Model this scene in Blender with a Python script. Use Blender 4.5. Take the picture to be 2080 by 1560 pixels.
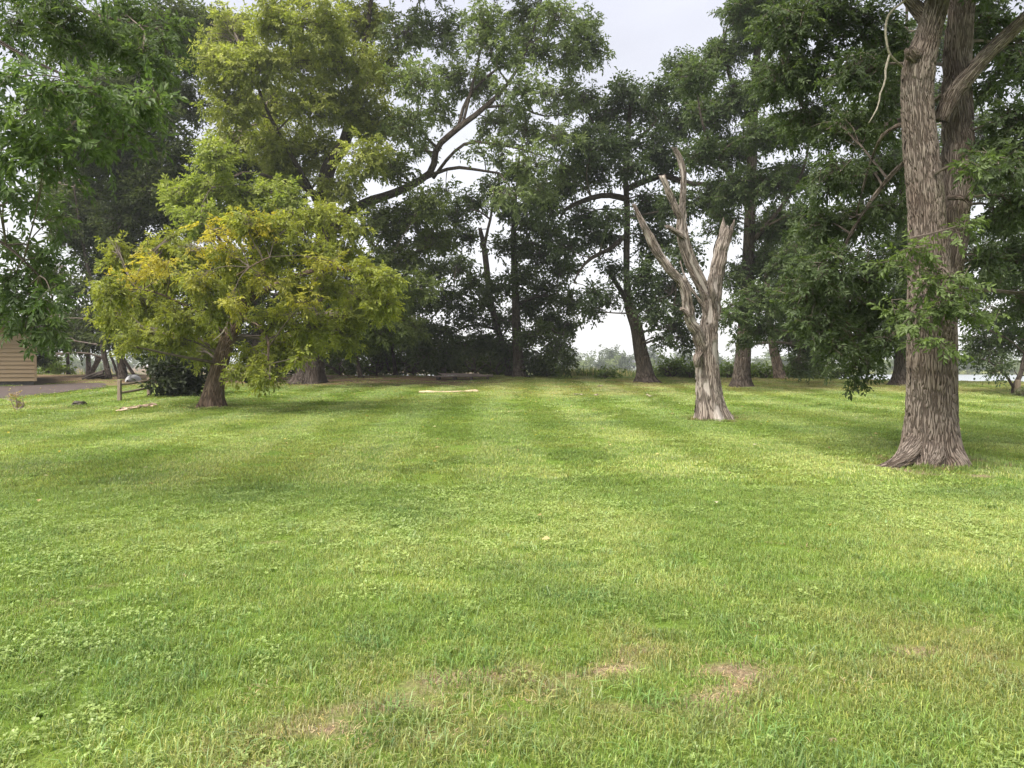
import bpy, math, random
import numpy as np
from mathutils import Vector, Matrix

random.seed(7)
RNG = np.random.default_rng(11)
for o in list(bpy.data.objects):
    bpy.data.objects.remove(o, do_unlink=True)
SC = bpy.context.scene
COL = SC.collection

# ------------------------------------------------------------------ camera
F_PX = 1485.0            # focal length in photograph pixels (2080 wide)
PITCH = math.atan(32.0 / F_PX)
CAM_Z = 1.6
cam = bpy.data.cameras.new('camera')
cam.sensor_width = 36.0
cam.lens = 36.0 * F_PX / 2080.0
cam.clip_start = 0.05
cam.clip_end = 6000.0
camo = bpy.data.objects.new('camera', cam)
COL.objects.link(camo)
camo.location = (0, 0, CAM_Z)
camo.rotation_euler = (math.radians(90) - PITCH, 0, 0)
SC.camera = camo

# ------------------------------------------------------------------ sky, sun, exposure
SUN_EL, SUN_AZ = math.radians(58), math.radians(-130)     # azimuth from +Y towards +X
world = bpy.data.worlds.new('World')
SC.world = world
world.use_nodes = True
wt = world.node_tree
wt.nodes.clear()
wo = wt.nodes.new('ShaderNodeOutputWorld')
sky = wt.nodes.new('ShaderNodeTexSky')
sky.sky_type = 'NISHITA'
sky.sun_disc = False
sky.sun_elevation = SUN_EL
sky.sun_rotation = SUN_AZ
sky.dust_density = 3.0
bg1 = wt.nodes.new('ShaderNodeBackground'); bg1.inputs[1].default_value = 0.08
wt.links.new(sky.outputs[0], bg1.inputs[0])
tc = wt.nodes.new('ShaderNodeTexCoord')
sep = wt.nodes.new('ShaderNodeSeparateXYZ'); wt.links.new(tc.outputs['Generated'], sep.inputs[0])
mp = wt.nodes.new('ShaderNodeMapping'); mp.inputs['Scale'].default_value = (1.3, 1.3, 3.5)
wt.links.new(tc.outputs['Generated'], mp.inputs[0])
nz = wt.nodes.new('ShaderNodeTexNoise'); nz.inputs['Scale'].default_value = 1.7
nz.inputs['Detail'].default_value = 5.0
wt.links.new(mp.outputs[0], nz.inputs['Vector'])
rmp = wt.nodes.new('ShaderNodeValToRGB')
rmp.color_ramp.elements[0].position = 0.0; rmp.color_ramp.elements[0].color = (1.0, 0.975, 0.95, 1)
rmp.color_ramp.elements[1].position = 0.55; rmp.color_ramp.elements[1].color = (0.80, 0.81, 0.93, 1)
e = rmp.color_ramp.elements.new(0.18); e.color = (0.95, 0.95, 0.98, 1)
wt.links.new(sep.outputs[2], rmp.inputs[0])
mr = wt.nodes.new('ShaderNodeMapRange')
mr.inputs['From Min'].default_value = 0.3; mr.inputs['From Max'].default_value = 0.7
mr.inputs['To Min'].default_value = 0.86; mr.inputs['To Max'].default_value = 1.12
wt.links.new(nz.outputs['Fac'], mr.inputs['Value'])
mul = wt.nodes.new('ShaderNodeMix'); mul.data_type = 'RGBA'; mul.blend_type = 'MULTIPLY'
mul.inputs['Factor'].default_value = 1.0
wt.links.new(rmp.outputs[0], mul.inputs['A']); wt.links.new(mr.outputs[0], mul.inputs['B'])
hz_ = wt.nodes.new('ShaderNodeMapRange')          # the haze whitens the sky towards the horizon
hz_.inputs['From Min'].default_value = 0.0; hz_.inputs['From Max'].default_value = 0.35
hz_.inputs['To Min'].default_value = 0.50; hz_.inputs['To Max'].default_value = 0.375
wt.links.new(sep.outputs[2], hz_.inputs['Value'])
bg2 = wt.nodes.new('ShaderNodeBackground'); wt.links.new(hz_.outputs[0], bg2.inputs[1])
wt.links.new(mul.outputs['Result'], bg2.inputs[0])
mix = wt.nodes.new('ShaderNodeMixShader'); mix.inputs[0].default_value = 0.88
wt.links.new(bg1.outputs[0], mix.inputs[1]); wt.links.new(bg2.outputs[0], mix.inputs[2])
wt.links.new(mix.outputs[0], wo.inputs['Surface'])

sl = bpy.data.lights.new('sun', 'SUN')
sl.energy = 4.0
sl.angle = math.radians(45)
sl.color = (1.0, 0.95, 0.86)
slo = bpy.data.objects.new('sun', sl)
COL.objects.link(slo)
sd = Vector((math.sin(SUN_AZ) * math.cos(SUN_EL), math.cos(SUN_AZ) * math.cos(SUN_EL), math.sin(SUN_EL)))
slo.rotation_euler = (-sd).to_track_quat('-Z', 'Y').to_euler()

vs = SC.view_settings
vs.view_transform = 'Standard'
vs.look = 'None'
vs.gamma = 1.0
vs.exposure = 1.5
vs.use_curve_mapping = False
SC.render.engine = 'CYCLES'
cy = SC.cycles
cy.max_bounces = 5; cy.diffuse_bounces = 3; cy.glossy_bounces = 2
cy.transmission_bounces = 3; cy.volume_bounces = 0; cy.transparent_max_bounces = 4
cy.caustics_reflective = False; cy.caustics_refractive = False
cy.use_adaptive_sampling = True; cy.adaptive_threshold = 0.02
cy.use_denoising = True
cy.denoiser = 'OPENIMAGEDENOISE'
cy.denoising_input_passes = 'RGB_ALBEDO_NORMAL'
cy.denoising_prefilter = 'ACCURATE'
cy.sample_clamp_indirect = 4.0

# ------------------------------------------------------------------ helpers
def tag(o, label=None, cat=None, group=None, kind=None):
    if label: o['label'] = label
    if cat: o['category'] = cat
    if group: o['group'] = group
    if kind: o['kind'] = kind
    return o

def empty(name, loc=(0, 0, 0)):
    o = bpy.data.objects.new(name, None)
    o.empty_display_size = 0.2
    o.location = loc
    COL.objects.link(o)
    return o

def link(name, me, mat=None, parent=None):
    o = bpy.data.objects.new(name, me)
    COL.objects.link(o)
    if mat is not None:
        me.materials.clear(); me.materials.append(mat)
    if parent is not None:
        o.parent = parent
        o.location = -Vector(parent.location)
    return o

def mesh_np(name, verts, tris=None, quads=None, uv=None, col=None, smooth=False):
    """verts (N,3); tris (T,3) and/or quads (Q,4); uv per vertex; col per vertex (N,3)"""
    me = bpy.data.meshes.new(name)
    verts = np.asarray(verts, np.float32)
    idx, starts, n = [], [], 0
    if quads is not None and len(quads):
        q = np.asarray(quads, np.int32); idx.append(q.ravel()); starts.append(np.arange(len(q)) * 4 + n); n += q.size
    if tris is not None and len(tris):
        t = np.asarray(tris, np.int32); idx.append(t.ravel()); starts.append(np.arange(len(t)) * 3 + n); n += t.size
    idx = np.concatenate(idx).astype(np.int32); starts = np.concatenate(starts).astype(np.int32)
    me.vertices.add(len(verts)); me.vertices.foreach_set('co', verts.ravel())
    me.loops.add(len(idx)); me.loops.foreach_set('vertex_index', idx)
    me.polygons.add(len(starts)); me.polygons.foreach_set('loop_start', starts)
    if smooth:
        me.polygons.foreach_set('use_smooth', np.ones(len(starts), bool))
    else:
        me.polygons.foreach_set('use_smooth', np.zeros(len(starts), bool))
    if uv is not None:
        l = me.uv_layers.new(name='UVMap')
        l.data.foreach_set('uv', np.asarray(uv, np.float32)[idx].ravel())
    if col is not None:
        a = me.color_attributes.new('col', 'FLOAT_COLOR', 'POINT')
        c = np.ones((len(verts), 4), np.float32); c[:, :3] = col
        a.data.foreach_set('color', c.ravel())
    me.update(calc_edges=True)
    me.validate()
    return me

def hash2(ix, iy, seed):
    h = (ix.astype(np.int64) * 374761393 + iy.astype(np.int64) * 668265263 + seed * 1442695041) & 0x7fffffff
    h = ((h ^ (h >> 13)) * 1274126177) & 0x7fffffff
    return ((h ^ (h >> 16)) & 0xffff) / 65535.0

def vnoise(x, y, seed=0):
    x = np.asarray(x, float); y = np.asarray(y, float)
    ix, iy = np.floor(x), np.floor(y)
    fx, fy = x - ix, y - iy
    fx = fx * fx * (3 - 2 * fx); fy = fy * fy * (3 - 2 * fy)
    a, b = hash2(ix, iy, seed), hash2(ix + 1, iy, seed)
    c, d = hash2(ix, iy + 1, seed), hash2(ix + 1, iy + 1, seed)
    return (a * (1 - fx) + b * fx) * (1 - fy) + (c * (1 - fx) + d * fx) * fy

def fbm(x, y, seed=0, oct=4):
    s, a, t = 0.0, 0.5, 0.0
    for i in range(oct):
        s = s + a * vnoise(np.asarray(x) * 2 ** i + 17.3 * i, np.asarray(y) * 2 ** i + 9.1 * i, seed + i); t += a; a *= 0.5
    return s / t

def sstep(a, b, x):
    t = np.clip((np.asarray(x, float) - a) / (b - a), 0, 1)
    return t * t * (3 - 2 * t)

# ------------------------------------------------------------------ terrain
WATER_Z = -1.0
def crest(x):
    return 47.5 - 0.25 * np.maximum(0, x) * (1 - sstep(26, 60, x)) - 8 * sstep(26, 60, x) + 0.05 * np.minimum(60, np.maximum(0, -x))

def tz(x, y):
    x = np.asarray(x, float); y = np.asarray(y, float)
    c = crest(x)
    yy = np.clip(y, 0, c)
    z = 0.0005 * yy * yy
    t = np.maximum(0, y - c)
    z = z - 2.9 * sstep(0, 26, t) + 0.2 * sstep(0, 1, t) * 0
    far = np.maximum(0, y - 296)
    z = z + 1.9 * sstep(0, 14, far) + 0.006 * np.maximum(0, y - 320)
    z = z + (fbm(x * 0.18, y * 0.18, 3, 3) - 0.5) * 0.10 * sstep(5, 14, y) * (1 - sstep(60, 80, y))
    return z

def ray(px, py):
    u = (px - 1040.0) / F_PX; v = (780.0 - py) / F_PX
    cp, sp = math.cos(PITCH), math.sin(PITCH)
    return np.array([u, cp + v * sp, -sp + v * cp])

def P(px, py, d):
    """the world point seen at pixel (px, py) of the photograph, d metres ahead"""
    r = ray(px, py)
    return np.array([0, 0, CAM_Z]) + r * (d / r[1])

def G(px, py):
    """where the line of sight through a pixel meets the ground"""
    r = ray(px, py); o = np.array([0, 0, CAM_Z])
    ys = np.linspace(2, 75, 3000)
    pts = o[None] + r[None] * (ys / r[1])[:, None]
    h = pts[:, 2] - tz(pts[:, 0], pts[:, 1])
    k = np.argmax(h < 0)
    if h[k] >= 0: k = len(ys) - 1
    p = pts[k]
    yc = float(crest(p[0])) + 0.6                     # a sight line just over the brow stops on the brow
    if p[1] > yc:
        p = o + r * (yc / r[1])
        p = o + r * ((float(crest(p[0])) + 0.6) / r[1])
    return np.array([p[0], p[1], float(tz(p[0], p[1]))])

# ------------------------------------------------------------------ materials
def new_mat(name):
    m = bpy.data.materials.new(name); m.use_nodes = True
    nt = m.node_tree; nt.nodes.clear()
    out = nt.nodes.new('ShaderNodeOutputMaterial')
    return m, nt, out

def N(nt, t, **kw):
    n = nt.nodes.new(t)
    for k, v in kw.items():
        if hasattr(n, k): setattr(n, k, v)
        else: n.inputs[k].default_value = v
    return n

def ramp(nt, src, stops):
    r = nt.nodes.new('ShaderNodeValToRGB')
    els = r.color_ramp.elements
    els[0].position, els[0].color = stops[0][0], (*stops[0][1], 1)
    els[1].position, els[1].color = stops[-1][0], (*stops[-1][1], 1)
    for p, c in stops[1:-1]:
        x = els.new(p); x.color = (*c, 1)
    nt.links.new(src, r.inputs[0])
    return r.outputs[0]

def mixc(nt, fac, a, b, blend='MIX'):
    m = nt.nodes.new('ShaderNodeMix'); m.data_type = 'RGBA'; m.blend_type = blend
    for s, v in (('Factor', fac), ('A', a), ('B', b)):
        if isinstance(v, bpy.types.NodeSocket): nt.links.new(v, m.inputs[s])
        elif isinstance(v, (int, float)): m.inputs[s].default_value = v if s == 'Factor' else (v, v, v, 1)
        else: m.inputs[s].default_value = (*v, 1)
    return m.outputs['Result']

def leaf_mat(name, trans=0.47, rough=0.5, spec=0.25, tint=(1.15, 1.25, 0.6)):
    m, nt, out = new_mat(name)
    at = N(nt, 'ShaderNodeAttribute', attribute_name='col')
    p = N(nt, 'ShaderNodeBsdfPrincipled', Roughness=rough)
    p.inputs['Specular IOR Level'].default_value = spec
    nt.links.new(at.outputs['Color'], p.inputs['Base Color'])
    t = N(nt, 'ShaderNodeBsdfTranslucent')
    tcx = mixc(nt, 1.0, at.outputs['Color'], tint, 'MULTIPLY')
    nt.links.new(tcx, t.inputs['Color'])
    mx = N(nt, 'ShaderNodeMixShader'); mx.inputs[0].default_value = trans
    nt.links.new(p.outputs[0], mx.inputs[1]); nt.links.new(t.outputs[0], mx.inputs[2])
    nt.links.new(mx.outputs[0], out.inputs['Surface'])
    return m

def bark_mat(name, ridge, furrow, fu=14.0, fv=3.0, depth=0.02, disp=False, patch=None, patch_amt=0.5):
    m, nt, out = new_mat(name)
    uv = N(nt, 'ShaderNodeUVMap')
    n1 = N(nt, 'ShaderNodeTexNoise', Scale=2.2, Detail=3.0)
    nt.links.new(uv.outputs[0], n1.inputs['Vector'])
    wv = N(nt, 'ShaderNodeVectorMath', operation='MULTIPLY_ADD')
    nt.links.new(n1.outputs['Color'], wv.inputs[0]); wv.inputs[1].default_value = (0.05, 0.12, 0); nt.links.new(uv.outputs[0], wv.inputs[2])
    def contour(off, sc):
        mpn = N(nt, 'ShaderNodeMapping'); mpn.inputs['Scale'].default_value = (fu * sc, fv * sc, 1); mpn.inputs['Location'].default_value = (off, off * 1.7, 0)
        nt.links.new(wv.outputs[0], mpn.inputs['Vector'])
        nn = N(nt, 'ShaderNodeTexNoise', Scale=1.0, Detail=1.0, Roughness=0.4); nn.noise_dimensions = '2D'
        nt.links.new(mpn.outputs[0], nn.inputs['Vector'])
        m1 = N(nt, 'ShaderNodeMath', operation='SUBTRACT'); nt.links.new(nn.outputs['Fac'], m1.inputs[0]); m1.inputs[1].default_value = 0.5
        m2 = N(nt, 'ShaderNodeMath', operation='ABSOLUTE'); nt.links.new(m1.outputs[0], m2.inputs[0])
        return m2.outputs[0]
    mn = N(nt, 'ShaderNodeMath', operation='MINIMUM'); nt.links.new(contour(0.0, 1.0), mn.inputs[0]); nt.links.new(contour(31.7, 1.25), mn.inputs[1])
    rr = N(nt, 'ShaderNodeMapRange'); rr.inputs['From Max'].default_value = 0.085
    nt.links.new(mn.outputs[0], rr.inputs['Value'])
    # fine fibres
    mpf = N(nt, 'ShaderNodeMapping'); mpf.inputs['Scale'].default_value = (fu * 4, fv * 1.6, 1)
    nt.links.new(wv.outputs[0], mpf.inputs['Vector'])
    nf = N(nt, 'ShaderNodeTexNoise', Scale=1.0, Detail=4.0, Roughness=0.6)
    nt.links.new(mpf.outputs[0], nf.inputs['Vector'])
    hh = N(nt, 'ShaderNodeMath', operation='MULTIPLY_ADD'); hh.inputs[1].default_value = 0.45
    nt.links.new(nf.outputs['Fac'], hh.inputs[0]); nt.links.new(rr.outputs[0], hh.inputs[2])
    n2 = N(nt, 'ShaderNodeTexNoise', Scale=1.3, Detail=5.0)
    nt.links.new(uv.outputs[0], n2.inputs['Vector'])
    c = ramp(nt, rr.outputs[0], [(0.0, furrow), (0.55, tuple(0.5 * (a + b) for a, b in zip(ridge, furrow))), (1.0, ridge)])
    st = N(nt, 'ShaderNodeMapRange'); st.inputs['From Min'].default_value = 0.32; st.inputs['From Max'].default_value = 0.68
    nt.links.new(n2.outputs['Fac'], st.inputs['Value'])
    c = mixc(nt, st.outputs[0], mixc(nt, 1.0, c, (0.80, 0.72, 0.66), 'MULTIPLY'), mixc(nt, 1.0, c, (1.28, 1.28, 1.24), 'MULTIPLY'))
    f2 = N(nt, 'ShaderNodeMapRange'); f2.inputs['To Min'].default_value = 0.72; f2.inputs['To Max'].default_value = 1.28
    f2.inputs['From Min'].default_value = 0.3; f2.inputs['From Max'].default_value = 0.7
    nt.links.new(nf.outputs['Fac'], f2.inputs['Value'])
    c = mixc(nt, 1.0, c, f2.outputs[0], 'MULTIPLY')
    height = hh.outputs[0]
    if patch is not None:
        mpp = N(nt, 'ShaderNodeMapping'); mpp.inputs['Scale'].default_value = (2.2, 0.5, 1)
        nt.links.new(uv.outputs[0], mpp.inputs['Vector'])
        n3 = N(nt, 'ShaderNodeTexNoise', Scale=1.6, Detail=3.0)
        nt.links.new(mpp.outputs[0], n3.inputs['Vector'])
        pm = N(nt, 'ShaderNodeMapRange'); pm.inputs['From Min'].default_value = patch_amt; pm.inputs['From Max'].default_value = patch_amt + 0.05
        nt.links.new(n3.outputs['Fac'], pm.inputs['Value'])
        pc = mixc(nt, 1.0, patch, f2.outputs[0], 'MULTIPLY')
        c = mixc(nt, pm.outputs[0], c, pc)
        flat = N(nt, 'ShaderNodeMath', operation='MULTIPLY_ADD'); flat.inputs[1].default_value = 0.3; flat.inputs[2].default_value = 0.1
        nt.links.new(nf.outputs['Fac'], flat.inputs[0])
        hm = N(nt, 'ShaderNodeMix'); nt.links.new(pm.outputs[0], hm.inputs['Factor'])
        nt.links.new(hh.outputs[0], hm.inputs['A']); nt.links.new(flat.outputs[0], hm.inputs['B'])
        height = hm.outputs['Result']
    p = N(nt, 'ShaderNodeBsdfPrincipled', Roughness=0.9)
    p.inputs['Specular IOR Level'].default_value = 0.15
    nt.links.new(c, p.inputs['Base Color'])
    nt.links.new(p.outputs[0], out.inputs['Surface'])
    dn = N(nt, 'ShaderNodeDisplacement', Scale=depth, Midlevel=1.1)
    nt.links.new(height, dn.inputs['Height'])
    nt.links.new(dn.outputs[0], out.inputs['Displacement'])
    m.displacement_method = 'BOTH' if disp else 'BUMP'
    return m

def plain_mat(name, c1, c2, scale=6.0, rough=0.85, stretch=(1, 1, 1), bump=0.0, spec=0.2):
    m, nt, out = new_mat(name)
    tcn = N(nt, 'ShaderNodeTexCoord')
    mpn = N(nt, 'ShaderNodeMapping'); mpn.inputs['Scale'].default_value = stretch
    nt.links.new(tcn.outputs['Object'], mpn.inputs['Vector'])
    n = N(nt, 'ShaderNodeTexNoise', Scale=scale, Detail=6.0, Roughness=0.6)
    nt.links.new(mpn.outputs[0], n.inputs['Vector'])
    c = ramp(nt, n.outputs['Fac'], [(0.3, c1), (0.7, c2)])
    p = N(nt, 'ShaderNodeBsdfPrincipled', Roughness=rough)
    p.inputs['Specular IOR Level'].default_value = spec
    nt.links.new(c, p.inputs['Base Color'])
    if bump:
        b = N(nt, 'ShaderNodeBump', Strength=0.6, Distance=bump)
        nt.links.new(n.outputs['Fac'], b.inputs['Height']); nt.links.new(b.outputs[0], p.inputs['Normal'])
    nt.links.new(p.outputs[0], out.inputs['Surface'])
    return m

M = {}
M['leaf'] = leaf_mat('leaf_green')
M['leaf_yellow'] = leaf_mat('leaf_yellow_green', trans=0.5, tint=(1.2, 1.15, 0.5))
M['bark_ash'] = bark_mat('bark_ash', (0.215, 0.182, 0.162), (0.095, 0.075, 0.064), fu=28, fv=2.6, depth=0.032, disp=True)
M['bark_snag'] = bark_mat('bark_snag', (0.25, 0.22, 0.20), (0.085, 0.07, 0.062), fu=20, fv=1.3, depth=0.036, disp=True, patch=(0.31, 0.275, 0.25), patch_amt=0.53)
M['bark_dark'] = bark_mat('bark_dark', (0.090, 0.075, 0.066), (0.046, 0.037, 0.033), fu=10, fv=1.8, depth=0.05)  # bark colour darkened so backlit limbs read as silhouettes
M['bark_mid'] = bark_mat('bark_mid', (0.21, 0.165, 0.14), (0.09, 0.07, 0.06), fu=10, fv=1.8, depth=0.03)
M['bark_pale'] = bark_mat('bark_pale', (0.30, 0.25, 0.22), (0.14, 0.11, 0.10), fu=10, fv=1.6, depth=0.02)
M['bark_brown'] = bark_mat('bark_brown', (0.155, 0.115, 0.09), (0.07, 0.05, 0.04), fu=11, fv=1.8, depth=0.04)
M['twig'] = plain_mat('twig', (0.09, 0.07, 0.058), (0.16, 0.13, 0.11), 8.0)
M['twig_pale'] = plain_mat('twig_pale', (0.16, 0.14, 0.11), (0.38, 0.34, 0.28), 22.0, bump=.01)
M['raw_wood'] = plain_mat('raw_wood', (0.36, 0.26, 0.17), (0.55, 0.43, 0.30), 14.0, stretch=(1, 1, 3), bump=0.01)

# ------------------------------------------------------------------ ground
def gaussline(x, y, pts, w):
    """soft distance mask to a ground polyline"""
    best = np.full(np.shape(x), 1e9)
    for (x0, y0), (x1, y1) in zip(pts[:-1], pts[1:]):
        dx, dy = x1 - x0, y1 - y0
        t = np.clip(((x - x0) * dx + (y - y0) * dy) / (dx * dx + dy * dy), 0, 1)
        best = np.minimum(best, np.hypot(x - x0 - t * dx, y - y0 - t * dy))
    return np.exp(-(best / w) ** 2)

def gp(*pp):
    return [tuple(G(a, b)[:2]) for a, b in pp]

BARE_MAIN = gp((560, 1550), (690, 1500), (830, 1410), (960, 1425), (1100, 1400), (1220, 1392), (1330, 1350), (1440, 1390), (1530, 1380))
BARE_B = gp((1850, 1330), (1930, 1330), (2010, 1360))
BARE_C = gp((0, 1232), (20, 1230))
BARE_D = gp((700, 1555), (950, 1450))
MOUND = gp((110, 828), (210, 828))
ROOT = gp((1770, 945), (1850, 958), (1990, 968))
def masks(x, y):
    x = np.asarray(x, float); y = np.asarray(y, float)
    n = fbm(x * 2.3, y * 2.3, 21, 4); n2 = fbm(x * 7, y * 7, 25, 3)
    b = 1.05 * gaussline(x, y, BARE_MAIN, 0.31) + 0.75 * gaussline(x, y, BARE_B, 0.20) + 0.5 * gaussline(x, y, BARE_C, 0.2) + 0.55 * gaussline(x, y, BARE_D, 0.14)
    n3 = fbm(x * 4.2 + 3, y * 4.2, 29, 3)
    bare = sstep(0.12, 0.95, np.sqrt(np.clip(b, 0, 1.2)) * sstep(0.42, 0.62, 0.5 * n3 + 0.5 * n2))
    bare = np.maximum(bare, sstep(0.50, 0.75, gaussline(x, y, ROOT, 0.26) * (0.7 + 0.6 * n2)))
    bare = np.maximum(bare, 0.6 * sstep(0.72, 0.8, n2) * sstep(0.5, 0.62, n) * (1 - sstep(6, 9, y)))
    litter = sstep(33.5, 41, y + 5 * (n - 0.5)) * (1 - sstep(-4, 3, x + 3 * (n - 0.5))) 
    litter = np.maximum(litter, 0.5 * sstep(0.3, 0.7, gaussline(x, y, MOUND, 0.9)))
    dry = sstep(27, 38, y + 9 * (fbm(x * .12, y * .2, 31, 3) - .5)) * sstep(-6, 6, x)
    dry = np.maximum(dry, 0.6 * gaussline(x, y, BARE_B, 0.7))
    return bare, litter, dry

gx = np.concatenate([-np.geomspace(700, 14, 36), np.arange(-13.8, 13.9, 0.2), np.geomspace(14, 700, 36)])
gy = np.concatenate([[-150, -60, -25, -10, -4, -1], np.arange(0.5, 8, 0.1), np.arange(8, 20, 0.25), np.arange(20, 80, 0.5), np.geomspace(80, 290, 24), np.geomspace(293, 1500, 40)])
X, Y = np.meshgrid(gx, gy)
Z = tz(X, Y)
nyv, nxv = X.shape
ii = np.arange(nyv * nxv).reshape(nyv, nxv)
quads = np.stack([ii[:-1, :-1], ii[:-1, 1:], ii[1:, 1:], ii[1:, :-1]], -1).reshape(-1, 4)
bm_, lm_, dm_ = masks(X.ravel(), Y.ravel())
gme = mesh_np('ground', np.stack([X.ravel(), Y.ravel(), Z.ravel()], 1), quads=quads, col=np.stack([bm_, lm_, dm_], 1), smooth=True)

def ground_mat():
    m, nt, out = new_mat('lawn_ground')
    at = N(nt, 'ShaderNodeAttribute', attribute_name='col')
    sp = N(nt, 'ShaderNodeSeparateColor'); nt.links.new(at.outputs['Color'], sp.inputs[0])
    geo = N(nt, 'ShaderNodeNewGeometry')
    def noise(scale, det=4.0, rough=0.55):
        n = N(nt, 'ShaderNodeTexNoise', Scale=scale, Detail=det, Roughness=rough)
        nt.links.new(geo.outputs['Position'], n.inputs['Vector']); return n.outputs['Fac']
    g = ramp(nt, noise(0.35, 5), [(0.3, (0.075, 0.125, 0.020)), (0.5, (0.10, 0.155, 0.025)), (0.7, (0.15, 0.185, 0.035))])
    fine = ramp(nt, noise(45, 5, 0.7), [(0.3, (0.6, 0.6, 0.55)), (0.7, (1.35, 1.35, 1.3))])
    g = mixc(nt, 1.0, g, fine, 'MULTIPLY')
    dry = ramp(nt, noise(18, 5, 0.7), [(0.3, (0.15, 0.155, 0.035)), (0.7, (0.27, 0.225, 0.09))])
    dm = N(nt, 'ShaderNodeMath', operation='MULTIPLY'); nt.links.new(sp.outputs[2], dm.inputs[0]); nt.links.new(noise(1.1, 4), dm.inputs[1])
    g = mixc(nt, dm.outputs[0], g, dry)
    soil = ramp(nt, noise(60, 5, 0.75), [(0.3, (0.09, 0.064, 0.042)), (0.5, (0.19, 0.14, 0.09)), (0.72, (0.42, 0.33, 0.21))])
    lit = ramp(nt, noise(22, 6, 0.8), [(0.3, (0.07, 0.048, 0.03)), (0.52, (0.13, 0.092, 0.055)), (0.68, (0.30, 0.20, 0.11))])
    g = mixc(nt, sp.outputs[1], g, lit)
    g = mixc(nt, sp.outputs[0], g, soil)
    p = N(nt, 'ShaderNodeBsdfPrincipled', Roughness=0.95)
    p.inputs['Specular IOR Level'].default_value = 0.1
    nt.links.new(g, p.inputs['Base Color'])
    b = N(nt, 'ShaderNodeBump', Strength=0.7, Distance=0.03)
    nt.links.new(noise(40, 5, 0.75), b.inputs['Height']); nt.links.new(b.outputs[0], p.inputs['Normal'])
    nt.links.new(p.outputs[0], out.inputs['Surface'])
    return m
go = link('ground', gme, ground_mat())
tag(go, 'mown green lawn sloping up gently towards the lake shore', 'lawn', kind='structure')

# lake
def water_mat():
    m, nt, out = new_mat('lake_water')
    geo = N(nt, 'ShaderNodeNewGeometry')
    mpn = N(nt, 'ShaderNodeMapping'); mpn.inputs['Scale'].default_value = (0.7, 1.6, 1)
    nt.links.new(geo.outputs['Position'], mpn.inputs['Vector'])
    n = N(nt, 'ShaderNodeTexNoise', Scale=1.2, Detail=4.0)
    nt.links.new(mpn.outputs[0], n.inputs['Vector'])
    p = N(nt, 'ShaderNodeBsdfPrincipled', Roughness=0.32)
    p.inputs['Base Color'].default_value = (0.22, 0.24, 0.25, 1)
    p.inputs['IOR'].default_value = 1.33
    b = N(nt, 'ShaderNodeBump', Strength=0.5, Distance=0.25)
    nt.links.new(n.outputs['Fac'], b.inputs['Height']); nt.links.new(b.outputs[0], p.inputs['Normal'])
    nt.links.new(p.outputs[0], out.inputs['Surface'])
    return m
lx = [-699, -300, -60, 0, 60, 300, 699]; ly = [50, 80, 150, 230, 305]
LX, LY = np.meshgrid(lx, ly)
li = np.arange(LX.size).reshape(LX.shape)
lme = mesh_np('lake', np.stack([LX.ravel(), LY.ravel(), np.full(LX.size, WATER_Z)], 1), quads=np.stack([li[:-1, :-1], li[:-1, 1:], li[1:, 1:], li[1:, :-1]], -1).reshape(-1, 4))
lo = link('lake', lme, water_mat())
tag(lo, 'pale lake water behind the trees', 'lake', kind='structure')

# ------------------------------------------------------------------ tubes and trees
def catmull(pts, n):
    pts = np.asarray(pts, float)
    if len(pts) == 2:
        t = np.linspace(0, 1, n)[:, None]; return pts[0] * (1 - t) + pts[1] * t
    p = np.vstack([2 * pts[0] - pts[1], pts, 2 * pts[-1] - pts[-2]])
    seg = np.linalg.norm(np.diff(pts[:, :3], axis=0), axis=1); cs = np.concatenate([[0], np.cumsum(seg)]); s = np.linspace(0, cs[-1], n)
    out = np.zeros((n, pts.shape[1]))
    for k, v in enumerate(s):
        i = min(np.searchsorted(cs, v, side='right') - 1, len(seg) - 1)
        t = (v - cs[i]) / max(seg[i], 1e-9)
        a, b, c, d = p[i], p[i + 1], p[i + 2], p[i + 3]
        out[k] = 0.5 * (2 * b + (c - a) * t + (2 * a - 5 * b + 4 * c - d) * t * t + (3 * b - a - 3 * c + d) * t ** 3)
    return out

class Geo:
    def __init__(self): self.v, self.q, self.t, self.uv, self.n = [], [], [], [], 0
    def add(self, v, q=None, t=None, uv=None):
        v = np.asarray(v, float)
        self.v.append(v)
        self.uv.append(np.zeros((len(v), 2)) if uv is None else uv)
        if q is not None and len(q): self.q.append(np.asarray(q) + self.n)
        if t is not None and len(t): self.t.append(np.asarray(t) + self.n)
        self.n += len(v)
    def mesh(self, name, smooth=True):
        return mesh_np(name, np.concatenate(self.v), np.concatenate(self.t) if self.t else None, np.concatenate(self.q) if self.q else None, np.concatenate(self.uv), smooth=smooth)

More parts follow.
